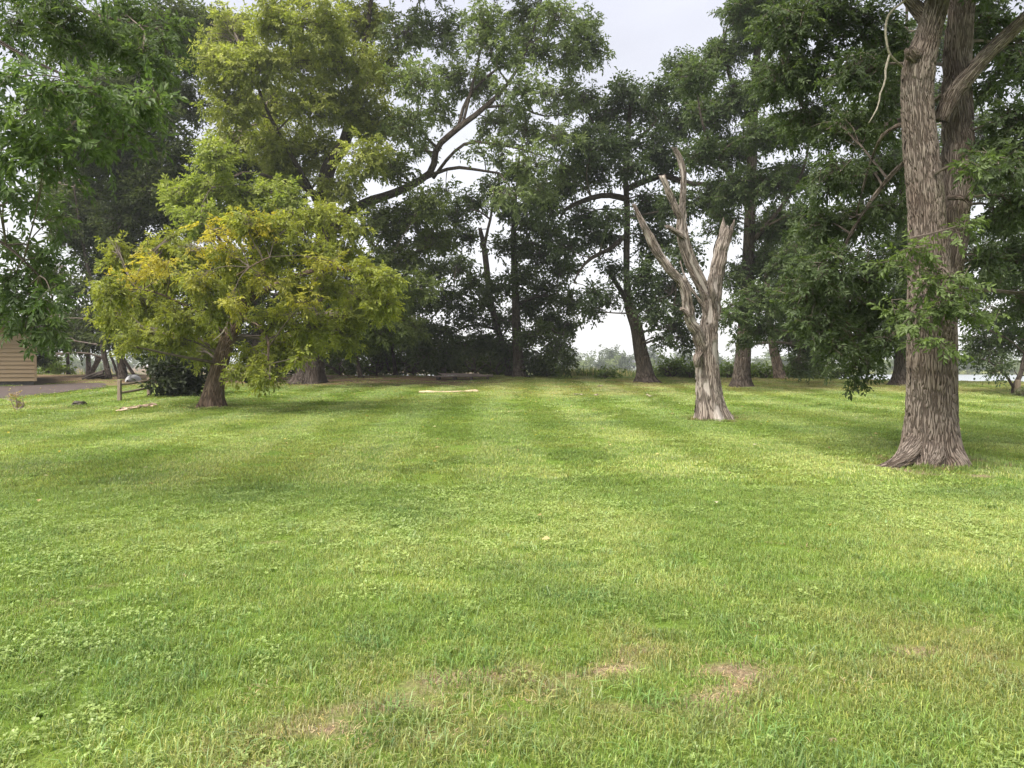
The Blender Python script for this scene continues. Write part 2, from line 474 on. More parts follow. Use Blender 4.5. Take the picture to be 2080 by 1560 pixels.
def tube(g, path, rad, ns=8, flare=None, lumps=0.0, seed=0, jag=0.0, ref=None):
    """sweep a ring along path (n,3); the rings are closed with a centre vertex at the tip; flare=(amount,height,lobes,phase) spreads the foot"""
    path = np.asarray(path, float); rad = np.asarray(rad, float)
    n = len(path)
    tan = np.gradient(path, axis=0); tan /= np.linalg.norm(tan, axis=1)[:, None] + 1e-9
    up = np.array([0, 1.0, 0]) if abs(tan[0, 1]) < 0.8 else np.array([1.0, 0, 0])
    uu = np.zeros((n, 3)); a = np.cross(tan[0], up); a /= np.linalg.norm(a)
    for i in range(n):
        a = a - tan[i] * np.dot(a, tan[i]); a /= np.linalg.norm(a) + 1e-9
        uu[i] = a
    vv = np.cross(tan, uu)
    th = np.linspace(0, 2 * np.pi, ns + 1)
    TH, I = np.meshgrid(th, np.arange(n))
    cs = np.concatenate([[0], np.cumsum(np.linalg.norm(np.diff(path, axis=0), axis=1))])
    R = rad[I].copy()
    if flare:
        amt, hgt, lob, ph = flare
        h = cs[I]
        lobes = 1 + 0.55 * np.cos(lob * TH + ph) + 0.3 * np.cos((lob - 2) * TH + 2.1 * ph)
        R = R * (1 + amt * np.exp(-h / hgt) * np.clip(lobes, 0.15, None))
    if lumps:
        s = seed * 3.7
        R = R * (1 + lumps * (fbm(np.cos(TH) * 1.6 + s + 5, cs[I] * 0.9 / max(rad[0], 0.05) * 0.35 + np.sin(TH) * 1.6 + s, 40 + seed, 4) - 0.5) * 2)
    pos = path[I] + uu[I] * (np.cos(TH) * R)[..., None] + vv[I] * (np.sin(TH) * R)[..., None]
    if jag:
        js = jag * rad[-1] * 9 * (0.6 * vnoise(TH[-1] * 1.3 + seed, TH[-1] * 0 + seed, 9) + 0.4 * vnoise(TH[-1] * 4 + seed, TH[-1] * 0, 19) - 0.35)
        js[-1] = js[0]
        k = max(2, n // 8)
        for j in range(k):
            pos[n - 1 - j] += tan[-1] * (js * (1 - j / k))[:, None]
    uv = np.stack([TH / (2 * np.pi) * 2 * np.pi * (ref or rad[n // 3]), cs[I]], -1).reshape(-1, 2)
    ii = np.arange(n * (ns + 1)).reshape(n, ns + 1)
    q = np.stack([ii[:-1, :-1], ii[:-1, 1:], ii[1:, 1:], ii[1:, :-1]], -1).reshape(-1, 4)
    tip = np.vstack([pos.reshape(-1, 3), path[-1] + tan[-1] * rad[-1] * (0.3 if not jag else -0.8)])
    uv = np.vstack([uv, uv[-1]])
    t = np.stack([ii[-1, :-1], ii[-1, 1:], np.full(ns, len(tip) - 1)], 1)
    g.add(tip, q, t, uv)

def tubes3(g, A, B, C, r0, r1, ns=3):
    """many thin twigs at once, quadratic A-B-C, three-sided"""
    n = len(A)
    if n == 0: return
    ts = [0, 0.5, 1.0]
    rings = []
    d = C - A; d /= np.linalg.norm(d, axis=1)[:, None] + 1e-9
    s = np.cross(d, np.array([0.31, 0.2, 0.93])); s /= np.linalg.norm(s, axis=1)[:, None] + 1e-9
    w = np.cross(d, s)
    for t in ts:
        p = A * (1 - t) ** 2 + B * 2 * t * (1 - t) + C * t * t
        r = (r0 * (1 - t) + r1 * t)[:, None]
        for k in range(ns):
            th = 2 * np.pi * k / ns
            rings.append(p + s * np.cos(th) * r + w * np.sin(th) * r)
    v = np.stack(rings, 1).reshape(-1, 3)
    q = []
    for k in range(2):
        for j in range(ns):
            a, b = k * ns + j, k * ns + (j + 1) % ns
            q.append([a, b, b + ns, a + ns])
    q = (np.array(q)[None] + (np.arange(n) * 3 * ns)[:, None, None]).reshape(-1, 4)
    g.add(v, q)

def unit(a): return a / (np.linalg.norm(a, axis=-1, keepdims=True) + 1e-9)

def leaf_geo(pos, dr, nr, L, W, col, fine=False):
    """folded leaf blades; returns verts, tris, cols"""
    dr = unit(dr); nr = unit(nr - dr * (nr * dr).sum(1, keepdims=True)); sd = np.cross(dr, nr)
    L = L[:, None]; W = W[:, None]
    if not fine:
        v = np.stack([pos, pos + dr * L * .42 + sd * W * .5 + nr * W * .16, pos + dr * L - nr * L * .14, pos + dr * L * .42 - sd * W * .5 + nr * W * .16], 1)
        t = np.array([[0, 1, 2], [0, 2, 3]]); k = 4
    else:
        v = np.stack([pos, pos + dr * L * .28 + sd * W * .46 + nr * W * .15, pos + dr * L * .62 + sd * W * .36 + nr * W * .08 - nr * L * .04, pos + dr * L - nr * L * .16,
                      pos + dr * L * .62 - sd * W * .36 + nr * W * .08 - nr * L * .04, pos + dr * L * .28 - sd * W * .46 + nr * W * .15, pos + dr * L * .5 - nr * L * .03], 1)
        t = np.array([[0, 1, 6], [1, 2, 6], [2, 3, 6], [3, 4, 6], [4, 5, 6], [5, 0, 6]]); k = 7
    n = len(pos)
    tt = (t[None] + (np.arange(n) * k)[:, None, None]).reshape(-1, 3)
    return v.reshape(-1, 3), tt, np.repeat(col, k, 0)

def foliage(blobs, skel, kw):
    """blobs: (centre, radii(3), lai, colour_a, colour_b). Returns leaf arrays and twig geometry."""
    rng = kw['rng']
    ll, lw, na, nl, ss = kw['ll'], kw['lw'], kw['na'], kw['nl'], kw['ss']
    droop = kw.get('droop', 0.35)
    LP, LD, LN, LC = [], [], [], []
    tg = Geo()
    for (c, r, lai, ca, cb) in blobs:
        area = math.pi * r[0] * r[2]
        n = max(5, int(2.2 * lai * area / (na * nl * 0.5 * ll * lw)))
        
        # branch from the skeleton to the blob
        if skel is not None and len(skel):
            dv = skel[:, :3] - c
            cost = np.linalg.norm(dv, axis=1) + 0.9 * np.maximum(0, dv[:, 2])
            k = np.argmin(cost); s = skel[k, :3]
            dist = np.linalg.norm(c - s)
            if dist > 0.15:
                m = (s + c) / 2 + np.array([0, 0, 0.05 * dist]) + rng.normal(0, 0.06 * dist, 3)
                r0 = min(skel[k, 3] * 0.7, 0.012 + 0.016 * dist)
                pth = catmull(np.array([s, m, c, c + (c - s) / dist * r[0] * 0.12 + np.array([0, 0, -0.1 * r[0]])]), 9)
                tube(tg, pth, np.linspace(r0, 0.25 * r0 + 0.004, 9), 5)
                org = pth[rng.integers(4, 9, n)]
            else: org = np.repeat(c[None], n, 0)
        else: org = np.repeat(c[None], n, 0)
        u = unit(rng.normal(0, 1, (n, 3)))
        rad = rng.random(n) ** 0.45
        lump = 0.78 + 0.5 * fbm(u[:, 0] * 1.8 + c[0] + u[:, 2] * 1.1, u[:, 1] * 1.8 + c[2] - u[:, 2], 5, 3)
        p = c + u * (rad * lump)[:, None] * r
        out = unit((p - c) / np.array(r) * np.array([1, 1, 0.75]) + rng.normal(0, 0.55, (n, 3)) + np.array([0, 0, 0.15]))
        a = p - out * ss * 0.55
        end = p + out * ss * 0.55 + np.array([0, 0, -1]) * ss * droop * 0.7
        tubes3(tg, org * 0.75 + a * 0.25, (org + a) / 2 + np.array([0, 0, 0.08]) * np.linalg.norm(org - a, axis=1)[:, None] + rng.normal(0, .05, (n, 3)), a, np.full(n, kw.get('tw', 0.012)), np.full(n, kw.get('tw', 0.012) * 0.55))
        if ss < 0.5: tubes3(tg, a, p, end, np.full(n, kw.get('tw', 0.012) * 0.55), np.full(n, kw.get('tw', 0.012) * 0.3))
        if kw.get('bare', 0) > 0:
            keep = rng.random(n) > kw['bare']
            p, out, a, end = p[keep], out[keep], a[keep], end[keep]; n = len(p)
        if n == 0: continue
        # compound leaves along the twig
        t = np.linspace(0.05, 1.0, na)[None] + rng.uniform(-.08, .08, (n, na))
        tt = t[..., None]
        anc = a[:, None] * (1 - tt) ** 2 + p[:, None] * 2 * tt * (1 - tt) + end[:, None] * tt * tt
        sgn = np.where(np.arange(na) % 2 == 0, 1.0, -1.0)[None, :, None]
        side = unit(np.cross(out, np.array([0, 0, 1.0])) + 1e-6)[:, None]
        rd = unit(out[:, None] * (0.35 + 0.6 * tt) + side * sgn * 0.75 * (1.25 - tt) + rng.normal(0, .45, (n, na, 3)) + np.array([0, 0, -1]) * droop)
        rl = ss * rng.uniform(0.45, 0.8, (n, na, 1))
        # leaflets along each rachis
        q = np.linspace(0.18, 1.0, nl)
        if nl > 1:
            lp = anc[:, :, None] + rd[:, :, None] * (rl[:, :, None] * q[None, None, :, None]) + np.array([0, 0, -1]) * (rl[:, :, None] * (q ** 2)[None, None, :, None]) * droop * .5
        else:
            lp = anc[:, :, None]
        s2 = np.where(np.arange(nl) % 2 == 0, 1.0, -1.0); 
        if nl > 1: s2[-1] = 0.0
        nrm = unit(np.array([0, 0, 0.75]) + rng.normal(0, 0.5, (n, na, 1, 3)) + 0.6 * out[:, None, None])
        sd2 = np.cross(np.broadcast_to(rd[:, :, None], nrm.shape), nrm)
        ld = rd[:, :, None] * 0.7 + sd2 * s2[None, None, :, None] * 0.85 + np.array([0, 0, -1]) * droop * 0.6 + rng.normal(0, .22, (n, na, nl, 3))
        nn = np.broadcast_to(nrm, ld.shape) + rng.normal(0, .25, ld.shape)
        mixv = np.clip(rng.random((n, 1, 1, 1)) * 0.75 + rng.random((n, na, nl, 1)) * 0.25, 0, 1)
        cc = np.array(ca) * (1 - mixv) + np.array(cb) * mixv
        cc = cc * rng.uniform(0.8, 1.2, (n, na, nl, 1))
        LP.append(lp.reshape(-1, 3)); LD.append(ld.reshape(-1, 3)); LN.append(nn.reshape(-1, 3)); LC.append(cc.reshape(-1, 3))
    LP, LD, LN, LC = map(np.concatenate, (LP, LD, LN, LC))
    sz = rng.uniform(0.7, 1.25, len(LP))
    v, t, cc = leaf_geo(LP, LD, LN, 1.08 * ll * sz, 1.2 * lw * sz * rng.uniform(.85, 1.15, len(LP)), LC, kw.get('fine', False))
    return v, t, cc, tg

STATS = {}
def tree(name, label, limbs, blobs, kw, bark='bark_mid', thin=1.0, leaf='leaf', flare=(0.75, 0.35, 5, 0.7), group=None, cat='tree', side=16, seg=26, lumps=0.10, jag=(), pale=(), ref_r=None, base_drop=0.12, twig='twig'):
    """limbs: lists of (px, py, depth, width_px); the first starts on the ground at its first pixel and gives the depth to depths written as offsets"""
    seed = kw.get('seed', 1)
    kw = dict(kw); kw['rng'] = np.random.default_rng(seed)
    bx, by = limbs[0][0][0], limbs[0][0][1]
    base = kw['base'] if 'base' in kw else G(bx, by)
    d0 = base[1]
    root = empty(name, tuple(base))
    tag(root, label, cat, group)
    g = Geo(); gpale = Geo(); skel = []
    for k, lb in enumerate(limbs):
        pts = np.array([np.append(P(a, b, d0 + o), 0.5 * w * (d0 + o) / F_PX / math.hypot(1.0, (a - 1040) / F_PX)) for a, b, o, w in lb])
        ln = np.linalg.norm(np.diff(pts[:, :3], axis=0), axis=1).sum()
        if k: pts[:, 3] *= thin
        if k == 0:
            pts[0, :3] = base; pts[0, 2] -= base_drop
        n = int(max(6, min(400, ln / (kw.get('step', 0.25) * (1 if k == 0 else 2.5)))))
        c = catmull(pts, n)
        c[:, 3] = np.maximum(c[:, 3], 0.004)
        s = side if k == 0 else max(6, int(side * min(1.0, 0.08 + 0.8 * pts[0, 3] / max(1e-6, 0.5 * limbs[0][0][3] * d0 / F_PX))))
        wob = 0.0 if k == 0 else (1.6 if k in pale else 0.25)
        c[:, :3] += wob * c[:, 3:4] * (np.stack([vnoise(np.arange(n) * .5, np.full(n, seed + k * 3.1 + j), 77) - .5 for j in range(3)], 1))
        tube(gpale if k in pale else g, c[:, :3], c[:, 3], s, flare=flare if k == 0 else None, lumps=lumps, seed=seed + k, jag=0.35 if k in jag else 0.0)
        if k not in jag and k not in pale:
            cs_ = c[(2 if k else 0):]; cs_ = cs_[cs_[:, 2] > base[2] + kw.get('skmin', 0.25 * min(8.0, pts[:, 2].max() - base[2]) if k == 0 else 0.3)]
            if len(cs_): skel.append(cs_)
    link('trunk', g.mesh('trunk'), M[bark], root)
    if gpale.n: link('dead_branch', gpale.mesh('dead_branch'), M['twig_pale'], root)
    if blobs:
        skel = np.vstack(skel)
        bl = []
        for b in blobs:
            a_, b_, o, rx, ry = b[:5]
            opt = b[5] if len(b) > 5 else {}
            dd = d0 + o
            r = np.array([rx * dd / F_PX, max(rx, ry) * dd / F_PX * opt.get('dz', 0.9), ry * dd / F_PX])
            bl.append((P(a_, b_, dd), r, opt.get('lai', kw.get('lai', 3.0)), opt.get('ca', kw['ca']), opt.get('cb', kw['cb'])))
        v, t, cc, tg = foliage(bl, skel, kw)
        link('crown', mesh_np('crown', v, tris=t, col=cc), M[leaf], root)
        tag(link('branches', tg.mesh('branches', False), M[twig], root), kind='stuff')
        STATS[name] = (STATS.get(name, (0, 0))[0] + len(t), tg.n)
    return root

ASH_A, ASH_B = (0.056, 0.084, 0.036), (0.110, 0.144, 0.066)
OAK_A, OAK_B = (0.050, 0.075, 0.034), (0.095, 0.125, 0.055)
DRK_A, DRK_B = (0.038, 0.056, 0.020), (0.105, 0.125, 0.045)
YG_A, YG_B = (0.16, 0.20, 0.038), (0.32, 0.35, 0.078)
YEL_A, YEL_B = (0.33, 0.31, 0.05), (0.47, 0.41, 0.07)
GG_A, GG_B = (0.11, 0.145, 0.062), (0.20, 0.24, 0.11)

def B(lst, lo, hi, seed=0, **opt):
    """crown clumps given as (px, py, rx[, ry]); depths spread between lo and hi metres from the trunk"""
    r = random.Random(seed)
    out = []
    for b in lst:
        rx = b[2]; ry = b[3] if len(b) > 3 else b[2] * 0.75
        out.append((b[0], b[1], r.uniform(lo, hi), rx, ry, dict(opt)))
    return out

# 1. the big ash on the right
ASH = dict(ll=0.088, lw=0.036, na=6, nl=7, ss=0.30, droop=0.32, tw=0.010, lai=2.5, ca=ASH_A, cb=ASH_B, seed=3, step=0.045, skmin=2.6)
LIT_A, LIT_B = (0.085, 0.125, 0.04), (0.155, 0.205, 0.075)  # lighter leaf colour paints the front sprays as lit
tree('ash_tree', 'massive grey furrowed ash trunk standing alone on flared roots at the lawn edge',
     [[(1893, 942, 0, 118), (1892, 880, 0, 110), (1893, 800, 0, 106), (1893, 700, 0, 106), (1891, 620, 0, 102), (1886, 540, -.02, 88), (1882, 450, -.05, 78), (1877, 370, -.05, 76), (1869, 290, -.05, 74), (1863, 210, -.05, 68), (1866, 140, -.05, 70), (1884, 75, 0, 56), (1902, 10, .05, 52), (1915, -70, .1, 50), (1930, -300, .2, 38), (1945, -600, .4, 16)],
      [(1906, 650, .22, 80), (1918, 590, .34, 76), (1932, 500, .4, 68), (1942, 380, .42, 64), (1946, 250, .46, 66), (1944, 140, .5, 62), (1955, 20, .6, 56), (1985, -250, .9, 42), (2020, -550, 1.4, 16)],
      [(1912, 245, .12, 36), (1938, 192, .02, 40), (1975, 142, -.1, 36), (2022, 96, -.25, 34), (2100, 20, -.5, 30), (2260, -120, -1.0, 20)],
      [(1925, 402, .1, 13), (1955, 401, -.05, 13), (1974, 418, -.12, 9)],
      [(1840, 250, .1, 13), (1805, 265, .2, 10), (1783, 290, .4, 7), (1765, 340, .8, 5), (1740, 430, 1.2, 3)],
      [(1868, 300, .5, 12), (1790, 380, 1.1, 9), (1710, 510, 1.4, 7), (1664, 640, 1.4, 4)],
      [(1880, 40, .1, 34), (1800, -60, .6, 28), (1700, -90, 1.5, 22), (1620, -10, 2.4, 14), (1590, 120, 2.8, 7)],
      [(1862, 108, -.2, 26), (1853, 112, -.25, 30), (1846, 98, -.28, 22)],
      [(1832, 135, .0, 5), (1812, 118, -.1, 5), (1802, 98, -.15, 5), (1799, 55, -.15, 5), (1812, 22, -.1, 5), (1845, -5, 0, 5)],
      [(1808, 112, -.13, 5), (1801, 140, -.17, 5), (1799, 165, -.2, 4), (1788, 192, -.22, 4), (1784, 215, -.25, 3), (1764, 250, -.3, 2)],
      [(1851, 430, -.1, 5), (1849, 480, -.15, 8), (1851, 520, -.18, 5)],
      [(1884, 860, .10, 40), (1850, 915, -.20, 46), (1818, 941, -.36, 30), (1786, 951, -.42, 15), (1756, 957, -.44, 3)],
      [(1902, 860, .10, 40), (1936, 918, -.28, 44), (1962, 952, -.5, 28), (1990, 967, -.58, 14), (2020, 975, -.62, 3)],
      [(1893, 850, .10, 60), (1888, 930, -.28, 64), (1878, 962, -.50, 26)]],
     B([(1600, 40, 60), (1680, 20, 60), (1760, 40, 55), (1810, 90, 40), (1585, 150, 55), (1660, 130, 60), (1740, 150, 60), (1800, 190, 40), (1640, 240, 55), (1715, 255, 55), (1780, 260, 45),
        (1690, 350, 50), (1770, 350, 50), (1810, 420, 35), (1660, 450, 50), (1740, 450, 55), (1690, 540, 55), (1770, 540, 55), (1640, 590, 50), (1730, 620, 60), (1800, 620, 45), (1670, 660, 45), (1755, 690, 45), (1800, 690, 30), (1745, 745, 26, 34), (1700, 710, 35)], 0.6, 3.2, 5)
     + B([(2000, 40, 60), (2060, 110, 60), (2010, 170, 35), (2060, 240, 55), (2030, 330, 50), (1998, 290, 30), (2075, 400, 50), (2030, 430, 40), (2000, 520, 40), (2070, 530, 50), (2110, 300, 70), (2120, 600, 60)], -0.8, 1.6, 6)
     + B([(1870, -150, 170, 90), (1700, -140, 160, 90), (2060, -150, 170, 100), (1900, -350, 260, 130), (1600, -200, 110, 80)], -1.5, 3.5, 8, lai=1.6)
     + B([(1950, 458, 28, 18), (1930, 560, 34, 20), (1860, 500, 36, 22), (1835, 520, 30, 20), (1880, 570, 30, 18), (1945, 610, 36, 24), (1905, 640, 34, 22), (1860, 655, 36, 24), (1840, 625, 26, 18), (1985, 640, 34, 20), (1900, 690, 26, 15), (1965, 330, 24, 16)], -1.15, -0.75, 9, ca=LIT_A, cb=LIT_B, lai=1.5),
     ASH, bark='bark_ash', side=120, flare=(0.42, 0.30, 5, 2.4), lumps=0.045, pale=(8, 9), base_drop=0.06)

# 2. the dead snag in the middle of the lawn
tree('dead_tree', 'dead grey forked tree with broken limbs and no leaves',
     [[(1447, 852, 0, 66), (1441, 805, 0, 56), (1437, 750, 0, 49), (1436, 705, 0, 46), (1439, 670, 0, 40), (1442, 635, 0, 35), (1440, 610, 0, 30), (1431, 590, -.05, 26), (1417, 562, -.1, 26), (1398, 520, -.15, 25), (1387, 480, -.2, 24), (1385, 440, -.2, 20), (1387, 400, -.2, 13), (1388, 355, -.2, 12), (1382, 325, -.2, 11), (1371, 303, -.2, 10)],
      [(1428, 715, -.12, 26), (1419, 680, -.25, 22), (1403, 650, -.35, 20), (1396, 612, -.42, 19), (1386, 577, -.45, 18), (1359, 545, -.5, 17), (1329, 502, -.55, 18), (1311, 462, -.6, 15), (1299, 438, -.6, 10), (1288, 416, -.6, 6)],
      [(1446, 650, .05, 30), (1450, 605, .1, 28), (1455, 565, .12, 29), (1460, 533, .15, 29), (1468, 500, .2, 29), (1475, 476, .22, 26), (1479, 463, .25, 22)],
      [(1385, 452, -.2, 13), (1375, 430, -.3, 13), (1362, 398, -.35, 14), (1351, 370, -.4, 13), (1347, 361, -.4, 12)],
      [(1390, 485, -.25, 12), (1374, 474, -.4, 11), (1360, 463, -.5, 9), (1352, 460, -.5, 7)],
      [(1424, 715, -.3, 12), (1415, 728, -.36, 16), (1415, 745, -.34, 9)],
      [(1437, 640, -.4, 5), (1420, 610, -.45, 6), (1397, 575, -.47, 6), (1382, 530, -.42, 3)],
      [(1450, 618, -.3, 7), (1444, 590, -.36, 12), (1443, 565, -.34, 8), (1450, 540, -.25, 4)],
      [(1400, 645, -.45, 11), (1389, 632, -.5, 10), (1381, 628, -.54, 7)]],
     None, dict(seed=21, step=0.03), bark='bark_snag', thin=1.12, side=110, flare=(0.34, 0.28, 7, 1.0), lumps=0.11, jag=(0, 1, 2, 3, 4, 6, 7), base_drop=0.05)

# 3. the leaning oak by the shore
OAK = dict(ll=0.20, lw=0.10, na=7, nl=3, ss=0.55, droop=0.25, tw=0.02, lai=2.2, ca=OAK_A, cb=OAK_B, seed=31, step=0.2)
tree('oak_tree', 'dark oak leaning left beside the cattails with a broken side stub',
     [[(1314, 777, 0, 36), (1309, 745, 0, 31), (1301, 710, 0, 28), (1293, 665, 0, 25), (1279, 622, 0, 22), (1273, 570, 0, 14), (1273, 500, 0, 13), (1274, 430, 0, 12), (1271, 350, 0, 11), (1277, 260, 0, 9), (1284, 170, 0, 4)],
      [(1279, 622, 0, 14), (1262, 592, -.2, 11), (1240, 556, -.4, 8)],
      [(1274, 405, 0, 13), (1240, 396, -.5, 12), (1200, 402, -1, 11), (1150, 424, -1.5, 8), (1136, 446, -1.6, 4)],
      [(1274, 475, 0, 10), (1240, 505, -.8, 9), (1205, 522, -1.5, 8), (1180, 545, -2, 5), (1165, 575, -2.2, 3)],
      [(1272, 385, 0, 13), (1310, 368, -.4, 13), (1350, 358, -.8, 12), (1400, 372, -1, 11), (1450, 374, -1.4, 6)],
      [(1275, 590, 0, 5), (1262, 565, .3, 4), (1238, 545, .5, 3)],
      [(1277, 300, 0, 8), (1330, 250, .5, 6), (1375, 200, 1, 3)],
      [(1275, 330, 0, 8), (1225, 280, -.5, 6), (1195, 230, -.8, 3)],
      [(1290, 640, 0, 8), (1330, 610, -.5, 6), (1370, 620, -1, 4)]],
     B([(1270, 185, 38), (1235, 230, 42), (1310, 225, 42), (1345, 185, 36), (1200, 300, 44), (1255, 290, 44), (1330, 290, 46), (1385, 250, 44), (1385, 130, 36), (1400, 190, 40),
        (1150, 370, 40), (1210, 350, 42), (1280, 340, 40), (1360, 330, 40), (1115, 420, 36), (1180, 440, 36), (1240, 440, 32), (1320, 420, 44), (1380, 420, 44),
        (1200, 480, 36), (1150, 500, 34), (1240, 545, 26), (1330, 490, 46), (1390, 510, 40), (1310, 560, 36), (1360, 580, 44), (1400, 620, 36), (1330, 630, 34), (1375, 660, 30), (1395, 690, 24, 22), (1350, 690, 18, 14), (1240, 605, 24, 16), (1205, 590, 26, 20), (1200, 630, 16, 22), (1235, 480, 26), (1300, 600, 26)], -3, 3, 12),
     OAK, bark='bark_dark', side=20, flare=(0.75, 0.30, 5, 0.4), jag=(1,))

# 4. the straight ash behind the snag
MID = dict(ll=0.15, lw=0.066, na=6, nl=5, ss=0.42, droop=0.22, tw=0.018, lai=2.8, ca=(0.056, 0.088, 0.034), cb=(0.115, 0.15, 0.06), seed=41, step=0.2)
tree('ash_tree', 'straight ash tree with a dark thick trunk just behind the dead tree',
     [[(1506, 786, 0, 38), (1507, 760, 0, 34), (1511, 700, 0, 31), (1517, 600, 0, 28), (1521, 500, 0, 25), (1525, 400, 0, 22), (1530, 250, 0, 18), (1540, 50, 0, 14), (1545, -180, 0, 6)],
      [(1525, 400, 0, 12), (1470, 340, -1, 9), (1430, 260, -2, 6), (1415, 180, -2, 3)],
      [(1521, 500, 0, 12), (1580, 430, -1, 9), (1630, 350, -2, 6), (1650, 250, -2, 3)],
      [(1516, 620, 0, 8), (1560, 600, -1, 7), (1600, 640, -2, 5), (1625, 700, -2.5, 3)],
      [(1530, 250, 0, 10), (1480, 150, 0, 8), (1470, 60, 0, 4)],
      [(1535, 150, 0, 10), (1600, 60, 0, 8), (1640, -20, 0, 4)]],
     B([(1420, 150, 44), (1470, 110, 46), (1530, 60, 50), (1600, 60, 50), (1500, 20, 40), (1560, -20, 60), (1440, 230, 48), (1500, 200, 50), (1560, 160, 50), (1620, 160, 46), (1430, 310, 44), (1490, 300, 50), (1550, 270, 50), (1610, 260, 50),
        (1450, 400, 44), (1500, 380, 46), (1560, 370, 50), (1620, 360, 46), (1580, 450, 48), (1640, 440, 40), (1470, 450, 36), (1560, 530, 46), (1610, 530, 44), (1500, 560, 34), (1540, 610, 42), (1590, 620, 46), (1490, 640, 36), (1545, 665, 30), (1600, 680, 40), (1640, 650, 40), (1650, 710, 36, 30), (1510, 690, 22, 16), (1625, 740, 24, 16), (1660, 580, 40)], -5, 2.5, 14),
     MID, bark='bark_dark', side=20, flare=(0.6, 0.3, 6, 1.5))

# 5, 6. two more lawn trees
MID2 = dict(MID); MID2.update(seed=51)
tree('ash_tree', 'slim pale ash trunk leaning left near the shoreline bushes',
     [[(1586, 768, 0, 24), (1580, 745, 0, 22), (1572, 710, 0, 19), (1562, 640, 0, 15), (1558, 540, 0, 11), (1560, 420, 0, 6)],
      [(1562, 640, 0, 7), (1620, 600, 0, 6), (1670, 560, 0, 3)]],
     B([(1600, 600, 40), (1650, 570, 40), (1560, 590, 34), (1690, 600, 40), (1620, 500, 40), (1570, 470, 40), (1670, 500, 40), (1690, 680, 36), (1720, 640, 36)], -2, 2, 15),
     MID2, bark='bark_mid', side=16, flare=(0.5, 0.3, 5, 0.2))
MID3 = dict(MID); MID3.update(seed=61, lai=1.7)
tree('ash_tree', 'broad tree half hidden behind the massive furrowed trunk',
     [[(1830, 783, 0, 38), (1831, 740, 0, 32), (1832, 680, 0, 30), (1832, 560, 0, 26), (1836, 400, 0, 20), (1840, 200, 0, 12), (1842, 0, 0, 5)],
      [(1832, 640, 0, 12), (1780, 600, -.5, 9), (1730, 610, -1, 5)],
      [(1832, 560, 0, 12), (1900, 480, 0, 9), (1960, 430, 0, 4)],
      [(1836, 400, 0, 12), (1780, 300, 0, 8), (1740, 220, 0, 4)]],
     B([(1790, 640, 44), (1740, 650, 40), (1830, 600, 40), (1780, 560, 44), (1830, 500, 50), (1900, 540, 40), (1950, 480, 50), (1790, 430, 55), (1870, 420, 50), (1740, 360, 55), (1810, 320, 60), (1880, 300, 60), (1960, 360, 55), (1750, 250, 60), (1830, 200, 60), (1920, 200, 60), (2000, 260, 55), (1780, 120, 60), (1860, 90, 60), (1940, 80, 60), (2010, 380, 50), (1960, 600, 40), (1770, 700, 34, 24), (1810, 690, 26, 18)], -2.5, 2.5, 16),
     MID3, bark='bark_dark', side=18, flare=(0.7, 0.3, 5, 0.9))

# 7. the small forked tree at the right edge
SML = dict(ll=0.13, lw=0.07, na=6, nl=3, ss=0.4, droop=0.3, tw=0.010, lai=1.7, ca=OAK_A, cb=OAK_B, seed=71, step=0.15)
tree('small_tree', 'small forked dark tree at the right edge behind a short wooden post',
     [[(2060, 802, 0, 13), (2061, 786, 0, 12), (2072, 762, 0, 11), (2079, 735, 0, 10), (2088, 690, 0, 9), (2096, 600, 0, 7), (2100, 480, 0, 4)],
      [(2060, 790, 0, 8), (2050, 772, 0, 7), (2038, 756, -.2, 6), (2015, 738, -.4, 4), (1994, 728, -.6, 3)],
      [(2082, 720, 0, 5), (2050, 690, -.5, 4), (2010, 670, -1, 3)],
      [(2092, 640, 0, 5), (2040, 590, -.5, 4), (1990, 560, -1, 3)],
      [(2085, 760, 0, 3), (2070, 765, 0, 3), (2060, 752, 0, 2)]],
     B([(1990, 690, 34), (2040, 690, 36), (2080, 680, 36), (2028, 742, 18, 22), (1975, 640, 32), (2020, 640, 36), (2070, 620, 40), (1985, 590, 34), (2040, 570, 40), (2090, 560, 40), (2010, 520, 36), (2060, 500, 40), (2100, 450, 50), (2040, 440, 40), (1975, 725, 20, 14), (2110, 720, 30), (2010, 715, 20)], -1.6, 1.6, 17),
     SML, bark='bark_dark', side=10, flare=(0.5, 0.2, 5, 0.2))

